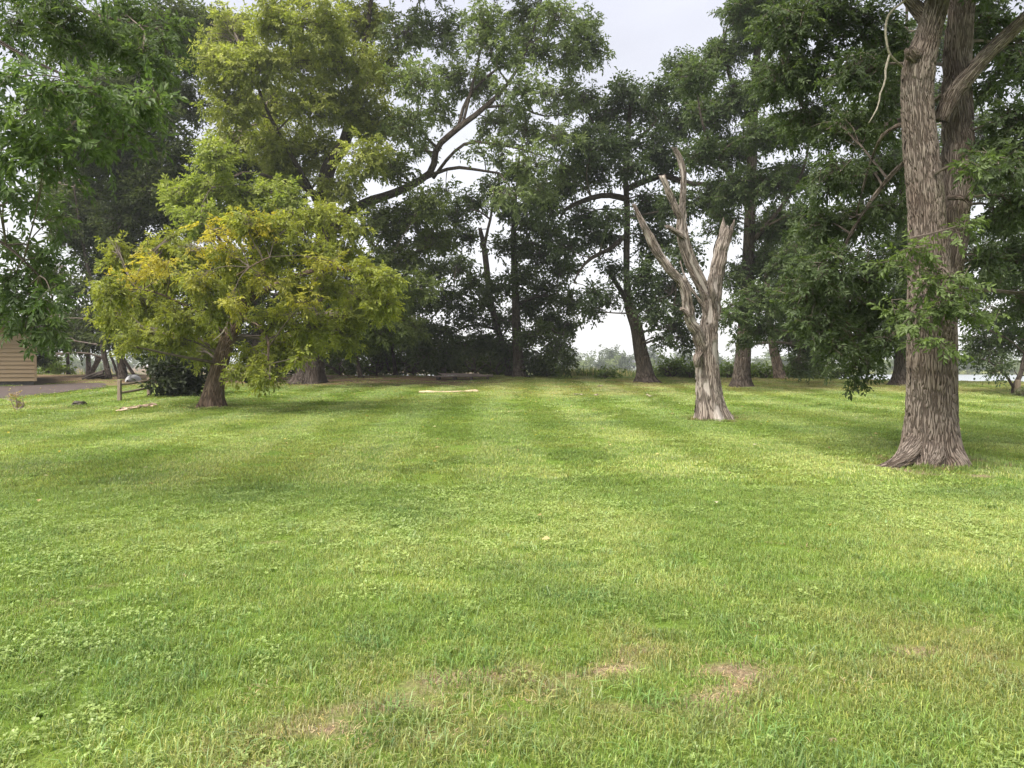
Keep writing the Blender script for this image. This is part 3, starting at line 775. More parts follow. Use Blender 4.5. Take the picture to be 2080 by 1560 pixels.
# 8. dark shoreline trees in the middle
SHORE = dict(ll=0.21, lw=0.105, na=7, nl=3, ss=0.5, droop=0.15, tw=0.02, lai=2.1, ca=(0.045, 0.068, 0.026), cb=(0.10, 0.125, 0.045), seed=81, step=0.25)
tree('shoreline_tree', 'dark upright shoreline tree whose low branches reach out over the cattails',
     [[(1056, 766, 0, 27), (1054, 740, 0, 24), (1050, 690, 0, 20), (1047, 600, 0, 15), (1044, 500, 0, 12), (1044, 430, 0, 9), (1052, 360, 0, 5), (1056, 300, 0, 3)],
      [(1045, 510, 0, 6), (1070, 492, 0, 6), (1110, 505, 0, 4)],
      [(1048, 620, 0, 8), (1100, 600, 0, 6), (1150, 610, 0, 3)],
      [(1050, 690, 0, 8), (1100, 670, 0, 6), (1145, 680, 0, 3)],
      [(1045, 450, 0, 6), (1020, 400, 0, 5), (1010, 350, 0, 3)]],
     B([(1055, 360, 34), (1095, 400, 38), (1030, 420, 34), (1075, 450, 38), (1120, 470, 36), (1020, 500, 30), (1095, 520, 40), (1145, 540, 34), (1060, 560, 36), (1010, 580, 34), (1110, 590, 40), (1155, 610, 34), (1070, 620, 38), (1020, 650, 34), (1120, 650, 40), (1160, 660, 26), (1085, 680, 36), (1130, 700, 34), (1060, 720, 28), (1100, 735, 34, 20), (1140, 735, 26, 18), (1020, 710, 30), (1070, 500, 30)], -3.5, 3, 18),
     SHORE, bark='bark_dark', side=16, flare=(0.5, 0.3, 5, 2.0))
SH2 = dict(SHORE); SH2.update(seed=82)
tree('shoreline_tree', 'slender shoreline tree bending left with a snapped bare top',
     [[(1036, 764, 0, 17), (1027, 720, 0, 15), (1008, 660, 0, 13), (995, 600, 0, 12), (988, 540, 0, 12), (983, 500, 0, 11), (975, 464, 0, 7)],
      [(983, 505, 0, 8), (990, 470, 0, 6), (997, 440, 0, 5), (1002, 405, 0, 3)],
      [(995, 445, 0, 4), (975, 430, 0, 3), (955, 425, 0, 2)],
      [(1000, 630, 0, 6), (950, 600, 0, 5), (900, 590, 0, 3)],
      [(1012, 670, 0, 6), (960, 660, 0, 5), (910, 680, 0, 3)]],
     B([(960, 410, 32), (1000, 380, 30), (920, 440, 34), (945, 480, 30), (890, 480, 34), (930, 540, 34), (880, 550, 36), (960, 570, 30), (910, 610, 38), (860, 610, 36), (960, 640, 34), (900, 670, 38), (850, 670, 36), (950, 700, 34), (990, 690, 26), (900, 720, 34, 22), (860, 720, 30, 20), (985, 610, 24)], -2.5, 3, 19),
     SH2, bark='bark_dark', side=14, flare=(0.4, 0.3, 5, 1.0), jag=(0,))

# 9. the huge spreading tree left of centre
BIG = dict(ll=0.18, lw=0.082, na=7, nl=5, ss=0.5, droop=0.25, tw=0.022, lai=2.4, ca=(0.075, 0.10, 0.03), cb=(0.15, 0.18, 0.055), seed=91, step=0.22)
tree('spreading_tree', 'huge spreading tree with a wide trunk and long dark limbs reaching right',
     [[(626, 778, 0, 56), (632, 740, 0, 50), (640, 690, 0, 48), (650, 600, 0, 46), (660, 520, 0, 44), (662, 450, 0, 40), (660, 390, -.5, 32), (668, 340, -1, 28), (700, 288, -1.2, 24), (720, 200, -1, 18), (740, 100, -1, 12), (765, -80, -1, 6)],
      [(664, 470, 0, 34), (700, 436, -.6, 28), (745, 412, -1.2, 26), (800, 392, -1.6, 22), (850, 368, -2, 20), (878, 345, -2.2, 18), (888, 300, -2.3, 17), (925, 265, -2.4, 16), (985, 218, -2.5, 13), (1035, 165, -2.5, 9), (1075, 90, -2.5, 6), (1100, 0, -2.5, 4)],
      [(860, 364, -2, 12), (900, 346, -2.4, 10), (935, 340, -2.8, 9), (975, 346, -3, 7), (1015, 352, -3.2, 6)],
      [(880, 362, -2, 10), (910, 322, -2.8, 9), (945, 292, -3.1, 8), (990, 290, -3.4, 7), (1045, 300, -3.8, 5), (1110, 318, -4, 3)],
      [(985, 218, -2.5, 8), (1050, 215, -2.6, 6), (1100, 235, -2.8, 5), (1160, 232, -3, 3)],
      [(930, 262, -2.4, 10), (950, 200, -2, 9), (1010, 140, -1.5, 7), (1080, 120, -1.2, 5), (1180, 60, -1, 3)],
      [(888, 300, -2.3, 8), (860, 270, -2.1, 7), (850, 220, -2, 5), (840, 160, -2, 3)],
      [(660, 440, 0, 20), (600, 330, -2, 14), (545, 230, -3, 10), (500, 110, -4, 5)],
      [(660, 400, -.4, 16), (580, 370, -3, 12), (500, 350, -5, 8), (440, 380, -6.5, 5)],
      [(720, 200, -1, 10), (790, 120, -1, 8), (850, 30, -1, 5)],
      [(700, 436, -.6, 10), (760, 500, -2, 8), (800, 560, -3, 5), (780, 640, -3.5, 3)],
      [(940, 250, -2.4, 8), (965, 150, -2.2, 7), (985, 60, -2, 4)]],
     B([(470, 60, 60), (560, 40, 62), (650, 40, 62), (740, 50, 60), (440, 130, 60), (520, 130, 62), (610, 120, 64), (700, 130, 62), (770, 140, 55), (470, 210, 60), (550, 210, 62), (640, 210, 62), (720, 220, 56), (480, 290, 56), (560, 290, 60), (640, 300, 56), (770, 250, 56), (740, 320, 50), (590, 350, 50), (690, 380, 44)], -6, 0, 22, ca=(0.17, 0.20, 0.05), cb=(0.36, 0.37, 0.11))  # yellow-green leaves, with sun and haze glare brightened into the colour
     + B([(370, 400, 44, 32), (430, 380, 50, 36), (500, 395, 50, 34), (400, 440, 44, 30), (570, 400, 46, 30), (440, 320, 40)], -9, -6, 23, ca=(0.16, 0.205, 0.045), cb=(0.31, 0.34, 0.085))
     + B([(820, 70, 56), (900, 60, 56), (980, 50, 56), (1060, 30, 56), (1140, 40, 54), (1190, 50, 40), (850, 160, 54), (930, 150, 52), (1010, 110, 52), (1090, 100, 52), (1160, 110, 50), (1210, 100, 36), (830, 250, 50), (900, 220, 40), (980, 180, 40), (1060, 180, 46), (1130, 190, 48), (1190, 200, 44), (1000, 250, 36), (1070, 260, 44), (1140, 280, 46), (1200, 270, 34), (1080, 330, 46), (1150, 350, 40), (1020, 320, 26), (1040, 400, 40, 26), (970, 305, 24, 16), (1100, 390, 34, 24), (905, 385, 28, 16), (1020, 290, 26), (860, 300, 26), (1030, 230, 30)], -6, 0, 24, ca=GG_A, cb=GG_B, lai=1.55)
     + B([(800, 340, 44), (830, 440, 52), (770, 450, 50), (870, 410, 40), (820, 520, 50), (760, 540, 50), (850, 580, 40), (790, 600, 46), (740, 620, 46), (780, 670, 44, 30), (720, 690, 44, 28), (670, 680, 34, 24), (690, 640, 44), (830, 660, 34, 24),  (880, 480, 40)], -5, -1.5, 25)
     + B([(600, -120, 160, 90), (850, -120, 160, 90), (1050, -110, 140, 80), (700, -330, 240, 120)], -4, 2, 26, lai=1.3),
     BIG, bark='bark_dark', thin=0.75, side=26, flare=(0.55, 0.5, 5, 1.2))

# 10. the leaning yellowing box elder
YEL = dict(ll=0.125, lw=0.05, na=6, nl=6, ss=0.38, droop=0.38, tw=0.011, lai=2.5, ca=YG_A, cb=YG_B, seed=101, step=0.12)
YB = [(500, 452, 44), (570, 455, 46), (640, 445, 46), (690, 455, 40), (470, 520, 48), (550, 515, 48), (630, 512, 48), (705, 515, 46), (755, 545, 42), (240, 525, 42), (340, 560, 48), (415, 570, 48), (500, 575, 48), (590, 580, 50), (665, 585, 48), (740, 600, 44), (785, 560, 32), (230, 590, 44), (295, 615, 48), (365, 640, 48), (440, 635, 44), (560, 640, 44), (640, 650, 46), (715, 640, 40, 28), (765, 610, 36, 26), (225, 650, 34, 26), (280, 675, 44, 30), (345, 690, 46, 30), (400, 710, 36, 22), (570, 690, 40), (510, 720, 44, 34), (545, 742, 36, 24), (630, 690, 36, 24), (690, 680, 32, 22), (540, 772, 20, 12), (385, 510, 40), (320, 510, 34), (660, 425, 26, 16), (600, 428, 24, 14), (360, 480, 26, 16), (230, 490, 22, 14), (250, 705, 20, 14), (450, 690, 24, 16), (480, 760, 20, 14), (600, 730, 20, 14), (780, 640, 20, 14)]
tree('box_elder', 'leaning box elder with a low yellow-green dome of leaves turning yellow at its top',
     [[(431, 828, 0, 46), (434, 800, 0, 41), (442, 760, 0, 36), (457, 705, 0, 33), (482, 645, 0, 29), (510, 590, 0, 24), (540, 535, 0, 19), (565, 470, 0, 10)],
      [(468, 690, 0, 14), (420, 650, -.6, 9), (345, 605, -1.0, 6), (270, 580, -1.2, 3)],
      [(500, 610, 0, 18), (590, 565, -.6, 14), (680, 545, -1, 10), (765, 565, -1.5, 5)],
      [(510, 590, 0, 14), (465, 520, -.5, 10), (435, 465, -1, 6)],
      [(470, 690, -.3, 6), (463, 655, -.8, 4), (466, 630, -1, 3)],
      [(462, 660, -.8, 4), (448, 680, -1, 3), (432, 692, -1.2, 2)],
      [(490, 640, 0, 12), (540, 680, -1.5, 8), (545, 740, -2.2, 4)],
      [(480, 560, -3.2, 3), (520, 535, -3.3, 4), (548, 522, -3.3, 3)]],
     B([(a_[0] + (hash((i_, 3)) % 19 - 9), a_[1] + (hash((i_, 5)) % 15 - 7), a_[2] * (0.72 + 0.034 * (hash((i_, 7)) % 11))) + ((a_[3] * (0.8 + 0.03 * (hash((i_, 9)) % 9)),) if len(a_) > 3 else ()) for i_, a_ in enumerate(YB)], -3.2, 2.4, 31)
     + B([(430, 465, 36, 26), (455, 500, 34, 22), (500, 440, 26, 16), (300, 545, 34, 24), (250, 560, 24, 18), (545, 440, 20, 14), (520, 470, 26, 18), (330, 530, 20, 14), (470, 460, 60, 36), (300, 540, 60, 36), (400, 490, 50, 30)], -3.4, -1.2, 32, ca=YEL_A, cb=YEL_B, lai=0.3)
     + B([(400, 560, 40, 26), (540, 560, 46, 26), (660, 530, 40, 24), (470, 610, 40, 24), (620, 610, 40, 24)], -3.6, -2.6, 33, ca=(0.24, 0.25, 0.045), cb=(0.36, 0.35, 0.07), lai=0.8),
     YEL, bark='bark_brown', leaf='leaf_yellow', thin=0.85, side=40, flare=(0.45, 0.35, 6, 2.2), pale=(4, 5), lumps=0.08)

# 11. the near tree whose boughs hang in from the left
NEAR = dict(ll=0.09, lw=0.032, na=6, nl=7, ss=0.30, droop=0.38, tw=0.006, lai=1.7, ca=(0.07, 0.115, 0.042), cb=(0.15, 0.205, 0.085), seed=111, step=0.1, fine=False, base=np.array([-8.6, 8.8, float(tz(-8.6, 8.8))]))
tree('ash_tree', 'near ash boughs with long leaflets hanging in from the left edge',
     [[(-420, 1000, 0, 110), (-415, 800, 0, 95), (-400, 500, 0, 85), (-380, 200, 0, 75), (-360, -150, 0, 60), (-330, -500, 0, 30)],
      [(-395, 250, 0, 40), (-220, 60, -.2, 24), (-60, 60, -.4, 14), (60, 120, -.6, 8), (170, 170, -.8, 5), (260, 205, -1, 3)],
      [(-385, 100, 0, 34), (-200, -60, .8, 24), (0, -40, 1.6, 16), (160, 20, 2.2, 9), (320, 60, 2.8, 4)],
      [(-405, 520, 0, 30), (-250, 420, 0, 20), (-120, 440, 0, 13), (0, 490, 0, 8), (80, 560, 0, 4)]],
     B([(20, 160, 52), (95, 165, 52), (165, 175, 50), (225, 205, 48), (275, 215, 40), (40, 240, 52), (120, 260, 52), (190, 275, 46), (250, 275, 40), (310, 195, 28), (20, 300, 46), (90, 325, 40)], -1.6, -0.4, 41)
     + B([(40, 50, 60), (130, 50, 60), (220, 70, 56), (290, 100, 46), (330, 150, 34), (330, 60, 46), (250, 20, 50), (100, 0, 60)], 1.5, 3.5, 42, ca=(0.06, 0.095, 0.04), cb=(0.12, 0.16, 0.065))
     + B([(20, 380, 44), (70, 400, 36), (110, 440, 34), (30, 560, 46), (75, 560, 40), (25, 620, 46), (75, 620, 40), (50, 665, 40, 26), (105, 600, 26), (100, 650, 22), (60, 500, 34, 24), (15, 480, 30), (110, 520, 20)], -0.3, 1.2, 43, ca=(0.06, 0.10, 0.036), cb=(0.125, 0.17, 0.07))
     + B([(-150, 300, 130, 160), (-120, 0, 140, 140), (-150, 600, 110, 110), (-300, -300, 220, 140), (0, -150, 200, 90)], -1, 2, 44, lai=0.5),
     NEAR, bark='bark_dark', side=24, lumps=0.08, flare=(0.5, 0.3, 5, 1.0))

# 12. the dark trees behind on the left
DK = dict(ll=0.22, lw=0.10, na=7, nl=3, ss=0.5, droop=0.2, tw=0.02, lai=2.25, ca=DRK_A, cb=DRK_B, seed=121, step=0.25)
tree('shade_tree', 'tall dark shade tree with three crooked stems behind the split rail fence',
     [[(251, 770, 0, 19), (246, 740, 0, 17), (240, 700, 0, 16), (232, 600, 0, 15), (236, 450, 0, 13), (245, 300, 0, 10), (255, 150, 0, 6), (260, 20, 0, 3)],
      [(221, 769, 0, 15), (216, 740, 0, 13), (211, 715, 0, 12), (200, 640, 0, 10), (170, 500, 0, 7), (150, 380, 0, 4)],
      [(240, 765, .5, 6), (232, 740, .5, 6), (222, 712, .5, 6), (215, 660, .5, 5)],
      [(282, 776, 0, 7), (268, 755, 0, 8), (250, 728, 0, 8), (236, 702, 0, 8), (226, 680, 0, 7)],
      [(236, 450, 0, 8), (300, 350, 0, 6), (350, 250, 0, 4)],
      [(245, 300, 0, 6), (200, 220, 0, 4), (180, 150, 0, 3)]],
     B([(150, 300, 60), (230, 260, 60), (310, 250, 60), (370, 200, 56), (350, 320, 60), (270, 350, 60), (190, 390, 60), (250, 450, 60), (330, 430, 60), (390, 380, 50), (150, 470, 56), (220, 530, 60), (300, 520, 60), (160, 590, 34), (180, 650, 44), (240, 620, 56), (300, 600, 56), (360, 540, 50), (200, 180, 60), (300, 140, 60), (380, 110, 56), (420, 50, 56), (350, 40, 60), (250, 60, 60), (160, 100, 60), (110, 220, 56), (110, 380, 44), (190, 690, 36, 20), (240, 680, 40, 24), (120, 690, 36, 20), (90, 720, 24, 14), (150, 705, 20, 14), (300, 670, 46, 28), (400, 450, 46), (100, 560, 36), (90, 650, 30), (200, 320, 60), (260, 300, 60), (140, 420, 50), (320, 380, 60), (200, 460, 60), (280, 400, 60), (160, 250, 60), (240, 180, 60)], -3.5, 4, 51),
     DK, bark='bark_dark', side=14, flare=(0.5, 0.3, 5, 1.0))
DK2 = dict(DK); DK2.update(seed=122, lai=2.3)
tree('shade_tree', 'dark tree filling the gap behind the yellowing box elder',
     [[(520, 778, 2, 30), (525, 700, 2, 26), (520, 550, 2, 22), (500, 350, 2, 16), (490, 150, 2, 8)],
      [(520, 550, 2, 10), (430, 450, 2, 8), (400, 350, 2, 4)],
      [(515, 500, 2, 10), (600, 420, 2, 8), (660, 350, 2, 4)]],
     B([(420, 620, 56), (500, 620, 56), (580, 620, 56), (660, 600, 50), (450, 540, 56), (540, 530, 56), (620, 520, 50), (430, 680, 50, 30), (520, 690, 50, 30), (600, 690, 46, 30), (420, 440, 56), (500, 440, 56), (590, 440, 50), (460, 350, 56), (560, 340, 56)], 1, 6, 52),
     DK2, bark='bark_dark', side=14)

# slim trunks standing among the leaf litter
def slim(label, pts, blobs, seed, bark='bark_dark', name='slim_tree', kwx=None):
    k = dict(DK); k.update(seed=seed, lai=1.8); k.update(kwx or {})
    return tree(name, label, pts, blobs, k, bark=bark, side=10, flare=(0.5, 0.25, 5, seed))
slim('slim dark trunk leaning left, alone in shade right of the wide trunk', [[(734, 768, 0, 10), (728, 745, 0, 9), (722, 720, 0, 9), (715, 680, 0, 8), (705, 600, 0, 6), (700, 520, 0, 3)]], B([(720, 660, 40), (700, 600, 40), (730, 560, 40), (690, 700, 30, 18)], -1, 2, 61), 131)
slim('pair of thin dark stems under the trees left of the stacked dock boards', [[(805, 762, 0, 8), (800, 730, 0, 7), (796, 690, 0, 6), (790, 600, 0, 4)], [(790, 755, 1, 6), (785, 730, 1, 5), (778, 700, 1, 4)]], B([(800, 670, 44), (760, 690, 40), (840, 690, 40), (790, 610, 44), (830, 620, 40)], -1, 3, 62), 132)
slim('thin tree on the left shore beside pale green bushes', [[(139, 757, 0, 8), (138, 735, 0, 7), (137, 715, 0, 7), (134, 660, 0, 5), (130, 600, 0, 3)]], B([(135, 680, 34, 20), (110, 690, 30, 18), (165, 690, 28, 16), (130, 650, 26), (90, 705, 26, 14), (150, 640, 24)], -1.5, 1.5, 63), 133, bark='bark_mid', kwx=dict(lai=1.6))
slim('two pale broken trunks splayed in a V at the left shore', [[(181, 763, 0, 11), (180, 745, 0, 11), (179, 725, 0, 11), (178, 700, 0, 10), (176, 660, 0, 6)], [(184, 763, -.2, 12), (192, 745, -.3, 11), (203, 727, -.4, 10)], [(187, 752, -.2, 6), (193, 738, -.1, 6), (197, 722, 0, 6)]], B([(180, 690, 26, 16), (165, 675, 24, 16)], -1, 1, 64), 134, bark='bark_pale', name='broken_tree')
slim('mottled grey trunk deep in shade at the right end of the rail fence', [[(318, 780, 0, 14), (312, 755, 0, 13), (304, 725, 0, 12), (300, 690, 0, 11), (298, 600, 0, 8)]], B([(300, 690, 46, 26), (340, 690, 46, 26), (290, 640, 40)], 0, 2, 65), 135)

print('TREE_TRIS', sum(v[0] for v in STATS.values()), STATS)
HAZE = 0.0005
# ------------------------------------------------------------------ shrubs, cattails, far shore
def shrub(name, label, base_px, blobs, kw, group=None, leaf='leaf', n_stems=4, cat='shrub', bark='bark_dark', lo=-1, hi=1, sh=1.0):
    r = random.Random(kw.get('seed', 0))
    px, py = base_px
    limbs = [[(px, py, 0, 4 * sh), (px + r.uniform(-4, 4) * sh, py - 14 * sh, 0, 3 * sh), (px + r.uniform(-10, 10) * sh, py - 30 * sh, 0, 2 * sh)]]
    for i in range(n_stems):
        limbs.append([(px, py - 2 * sh, 0, 3 * sh), (px + r.uniform(-18, 18) * sh, py - 12 * sh, 0, 2.5 * sh), (px + r.uniform(-36, 36) * sh, py - 26 * sh, 0, 1.5 * sh)])
    return tree(name, label, limbs, B(blobs, lo, hi, kw.get('seed', 0)), kw, bark=bark, leaf=leaf, side=6, flare=None, cat=cat, group=group, base_drop=0.03)

SHR = dict(ll=0.20, lw=0.11, na=6, nl=3, ss=0.5, droop=0.15, tw=0.010, lai=1.6, ca=(0.07, 0.12, 0.028), cb=(0.14, 0.19, 0.05), seed=201, step=0.2)
def SK(seed, **k):
    d = dict(SHR); d['seed'] = seed; d.update(k); return d
DKC = dict(ca=(0.030, 0.046, 0.018), cb=(0.065, 0.085, 0.030))
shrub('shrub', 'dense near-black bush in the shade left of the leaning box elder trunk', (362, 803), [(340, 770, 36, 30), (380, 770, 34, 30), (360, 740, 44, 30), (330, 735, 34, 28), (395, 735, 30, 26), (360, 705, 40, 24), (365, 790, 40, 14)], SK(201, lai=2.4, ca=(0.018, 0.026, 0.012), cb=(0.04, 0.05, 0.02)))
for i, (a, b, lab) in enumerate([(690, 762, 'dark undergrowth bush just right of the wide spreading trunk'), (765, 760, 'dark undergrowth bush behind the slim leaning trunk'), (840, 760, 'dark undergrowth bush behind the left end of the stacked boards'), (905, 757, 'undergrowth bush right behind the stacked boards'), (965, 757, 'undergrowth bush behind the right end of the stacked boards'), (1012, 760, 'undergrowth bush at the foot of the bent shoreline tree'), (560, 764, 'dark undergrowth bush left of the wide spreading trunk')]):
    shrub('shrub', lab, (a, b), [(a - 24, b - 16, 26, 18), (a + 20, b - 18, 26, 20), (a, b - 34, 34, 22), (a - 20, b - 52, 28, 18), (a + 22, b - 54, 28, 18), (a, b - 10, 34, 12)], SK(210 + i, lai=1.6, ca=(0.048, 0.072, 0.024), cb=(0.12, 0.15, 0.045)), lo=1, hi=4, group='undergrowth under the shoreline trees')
for i, (a, b, w, h, lab) in enumerate([(1110, 766, 26, 16, 'low green bush at the foot of the dark shoreline tree'), (1228, 770, 26, 9, 'small low mound of greenery in front of the cattails'), (1362, 768, 30, 22, 'leafy bush just right of the leaning oak trunk'), (1400, 768, 26, 14, 'low bright bush left of the dead tree trunk'), (1478, 768, 22, 15, 'low bright bush between the dead tree and the straight ash'), (1530, 768, 20, 14, 'low bush right of the straight ash trunk'), (1556, 768, 18, 12, 'low bush left of the slim pale leaning trunk'), (1612, 767, 22, 14, 'low bush right of the slim pale leaning trunk'), (1665, 767, 24, 12, 'low shoreline bush under the hanging ash leaves'), (1715, 766, 22, 10, 'smallest shoreline bush left of the half hidden tree')]):
    shrub('shrub', lab, (a, b), [(a - w * .6, b - h * .6, w * .6, h * .7), (a + w * .6, b - h * .6, w * .6, h * .7), (a, b - h * 1.1, w * .7, h * .8), (a, b - h * .4, w * .9, h * .5), (a + w * .3, b - h * 1.6, w * .4, h * .5)], SK(230 + i, lai=1.8, ca=(0.08, 0.13, 0.03), cb=(0.17, 0.22, 0.06)), lo=.2, hi=1.2, group='bushes along the shoreline', sh=h / 26)
shrub('shrub', 'bright green bush on the left shore beside the tan house', (100, 758), [(88, 745, 16, 14), (108, 748, 16, 12), (96, 732, 16, 12), (118, 745, 12, 10)], SK(250, ca=(0.12, 0.18, 0.035), cb=(0.2, 0.26, 0.06)), sh=.7, group='bushes along the shoreline')
shrub('shrub', 'small bright green bush beside the thin shore tree', (124, 760), [(122, 750, 12, 10), (132, 752, 8, 8)], SK(251, ca=(0.13, 0.19, 0.035), cb=(0.22, 0.27, 0.06)), sh=.4, group='bushes along the shoreline')
shrub('shrub', 'scruffy grey-green bush around the foot of the short wooden post', (2076, 806), [(2070, 799, 9, 8), (2084, 797, 12, 9)], SK(252, ll=.09, lw=.03, ss=.2, ca=(0.08, 0.10, 0.05), cb=(0.14, 0.16, 0.08)), lo=-.3, hi=.2, sh=.4)
shrub('dry_plant', 'small dry yellowed plant standing at the near edge of the drive', (34, 834), [(33, 812, 9, 8), (30, 803, 7, 5), (38, 822, 7, 7), (34, 830, 6, 4)], SK(253, ll=.055, lw=.03, na=5, nl=3, ss=.12, tw=.004, lai=.55, ca=(0.30, 0.20, 0.10), cb=(0.42, 0.32, 0.17)), lo=-.15, hi=.15, cat='plant', bark='bark_pale')

def cattails(name, label, strips, n, seed, hmin=1.5, hmax=2.3, top=None):
    rng = np.random.default_rng(seed)
    pos = []
    for (x0, x1, y0, y1, w) in strips:
        k = int(n * w)
        pos.append(np.stack([rng.uniform(x0, x1, k), rng.uniform(y0, y1, k)], 1))
    pos = np.concatenate(pos); k = len(pos)
    z = tz(pos[:, 0], pos[:, 1])
    z = np.maximum(z, WATER_Z - 0.3)
    h = rng.uniform(hmin, hmax, k) * (0.75 + 0.5 * fbm(pos[:, 0] * .5, pos[:, 1] * .5, 8, 3))
    if top: h = np.clip(top - z + rng.normal(-.12, .16, k), .4, 3.0)
    az = rng.uniform(0, 2 * np.pi, k); w = rng.uniform(.018, .04, k)
    lean = rng.normal(0, .10, (k, 2))
    base = np.column_stack([pos, z]); sd = np.column_stack([np.cos(az), np.sin(az), np.zeros(k)]) * w[:, None]
    mid = base + np.column_stack([lean * h[:, None] * .4, h * .6]); tip = base + np.column_stack([lean * h[:, None] * 1.3, h])
    v = np.stack([base - sd, base + sd, mid + sd * .9, mid - sd * .9, tip], 1).reshape(-1, 3)
    o = (np.arange(k) * 5)[:, None]
    q = o + np.array([[0, 1, 2, 3]]); t = o + np.array([[3, 2, 4]])
    m = rng.random((k, 1)); dry = (rng.random((k, 1)) < .22)
    c = np.array((0.09, 0.13, 0.045)) * (1 - m) + np.array((0.20, 0.22, 0.10)) * m
    c = np.where(dry, np.array((0.42, 0.34, 0.20)), c)
    o_ = link(name, mesh_np(name, v, tris=t, quads=q, col=np.repeat(c, 5, 0)), M['leaf'])
    tag(o_, label, 'reeds', kind='stuff')
    return o_
a0, a1 = P(1128, 770, 52), P(1345, 770, 52)
cattails('cattails', 'stand of tall cattails at the shore left of the leaning oak', [(a0[0], a1[0], 53, 61, 1.0), (a0[0] - .5, P(1215, 770, 49)[0], 47.5, 54, .5)], 3800, 71, top=1.5)
b0, b1 = P(1350, 770, 53)[0], P(1720, 770, 53)[0]
cattails('cattails', 'thin reeds along the shore behind the dead tree and the ashes', [(b0, b1, 54, 60, 1.0)], 2200, 72, top=1.3)
c0, c1 = P(140, 760, 58)[0], P(260, 760, 58)[0]
cattails('cattails', 'sparse reeds at the water edge on the left shore', [(c0, c1, 56, 62, 1.0)], 260, 73, .7, 1.3)
fx0, fx1 = -260, 330
cattails('reeds', 'tan reed band along the far lake shore', [(fx0, fx1, 293, 299, 1.0)], 9000, 74, 1.0, 1.9)
M['reed_tan'] = plain_mat('reed_tan', (0.28, 0.21, 0.13), (0.42, 0.34, 0.22), 2.0)

# far shore trees: three shapes, many individuals
def far_tree_proto(seed, hgt, rx, ca, cb, conic=False):
    rng = np.random.default_rng(seed)
    bl = []
    for i in range(9):
        zz = hgt * (0.22 + 0.66 * i / 8)
        rr = rx * (1.1 - .95 * i / 8 if conic else math.sin(math.pi * (0.2 + 0.72 * i / 8)))
        c = np.array([rng.normal(0, rx * .28), rng.normal(0, rx * .28), zz])
        bl.append((c, np.array([rr * .8, rr * .8, hgt * .15]), 1.1, ca, cb))
    kw = dict(ll=.62, lw=.42, na=4, nl=2, ss=.9, droop=.2, tw=.03, rng=rng)
    v, t, cc, tg = foliage(bl, None, kw)
    g = Geo(); tube(g, np.array([[0, 0, -.4], [0, 0, hgt * .3], [0.1, 0, hgt * .8]]), np.array([.22, .16, .04]), 6)
    return mesh_np('far_crown', v, tris=t, col=cc), g.mesh('far_trunk')
FARM = leaf_mat('leaf_far', trans=0.3)
protos = [far_tree_proto(301, 8.5, 3.6, (0.06, 0.085, 0.03), (0.12, 0.15, 0.05)), far_tree_proto(302, 8.0, 4.2, (0.09, 0.13, 0.04), (0.18, 0.21, 0.07)), far_tree_proto(303, 9.5, 3.0, (0.045, 0.065, 0.028), (0.09, 0.11, 0.045)), far_tree_proto(304, 11, 2.4, (0.04, 0.058, 0.03), (0.075, 0.095, 0.045), True)]
rf = random.Random(5)
def far_tree(x, y, k, s, label, group):
    z = float(tz(x, y))
    e_ = empty('far_tree', (x, y, z)); tag(e_, label, 'tree', group)
    e_.rotation_euler.z = rf.uniform(0, 6.28); e_.scale = (s * rf.uniform(.9, 1.25), s * rf.uniform(.9, 1.25), s)
    for nm, me, mt in (('crown', protos[k][0], FARM), ('trunk', protos[k][1], M['bark_dark'])):
        o = bpy.data.objects.new(nm, me); COL.objects.link(o); o.parent = e_
        if not me.materials: me.materials.append(mt)
    return e_
FAR_LAB = {0: 'mid-green rounded tree in the row lining the far lake shore', 1: 'pale green rounded tree in the row lining the far lake shore', 2: 'dark upright tree in the row lining the far lake shore'}
for (w0, w1) in ((70, 260), (1090, 1730), (1760, 2110)):      # the gaps between the trunks through which the far shore shows
    xs = P(w0, 740, 305)[0]
    while xs < P(w1, 740, 305)[0]:
        y = rf.uniform(301, 311); k_ = rf.choice([0, 1, 1, 2])
        far_tree(xs, y, k_, rf.uniform(.68, 1.0), FAR_LAB[k_], ('mid-green', 'pale', 'dark')[k_] + ' trees along the far shore')
        xs += rf.uniform(3.2, 5.4)
# the wood behind them reads as one mass
rngw = np.random.default_rng(9)
blw = []
xs = -260.0
while xs < 300:
    y = rngw.uniform(330, 350); z_ = float(tz(xs, y)); h_ = rngw.uniform(8.0, 11.0); m_ = rngw.random()
    for f_ in (.3, .6, .85):
        blw.append((np.array([xs + rngw.normal(0, .8), y, z_ + h_ * f_]), np.array([3.4 * (1.15 - .6 * f_), 2.5, h_ * .22]), .55, np.array((0.05, 0.07, 0.03)) * (1 + .6 * m_), np.array((0.10, 0.125, 0.05)) * (1 + .6 * m_)))
    xs += rngw.uniform(3.2, 5.5)
v, t, cc, _ = foliage(blw, None, dict(ll=.8, lw=.55, na=4, nl=2, ss=1.0, droop=.2, tw=.03, rng=rngw))
tag(link('treeline', mesh_np('treeline', v, tris=t, col=cc), FARM), 'hazy wood rising behind the far shore trees', 'wood', kind='stuff')
far_tree(P(1237, 720, 320)[0], 320, 2, 1.30, 'tallest tree on the far shore, left of the leaning oak trunk', None)
far_tree(P(1322, 720, 318)[0], 318, 3, 1.22, 'tall narrow tree on the far shore just right of the leaning oak', None)
far_tree(P(1160, 720, 300)[0], 312, 2, 1.15, 'tall far shore tree rising beside the dark shoreline tree', None)

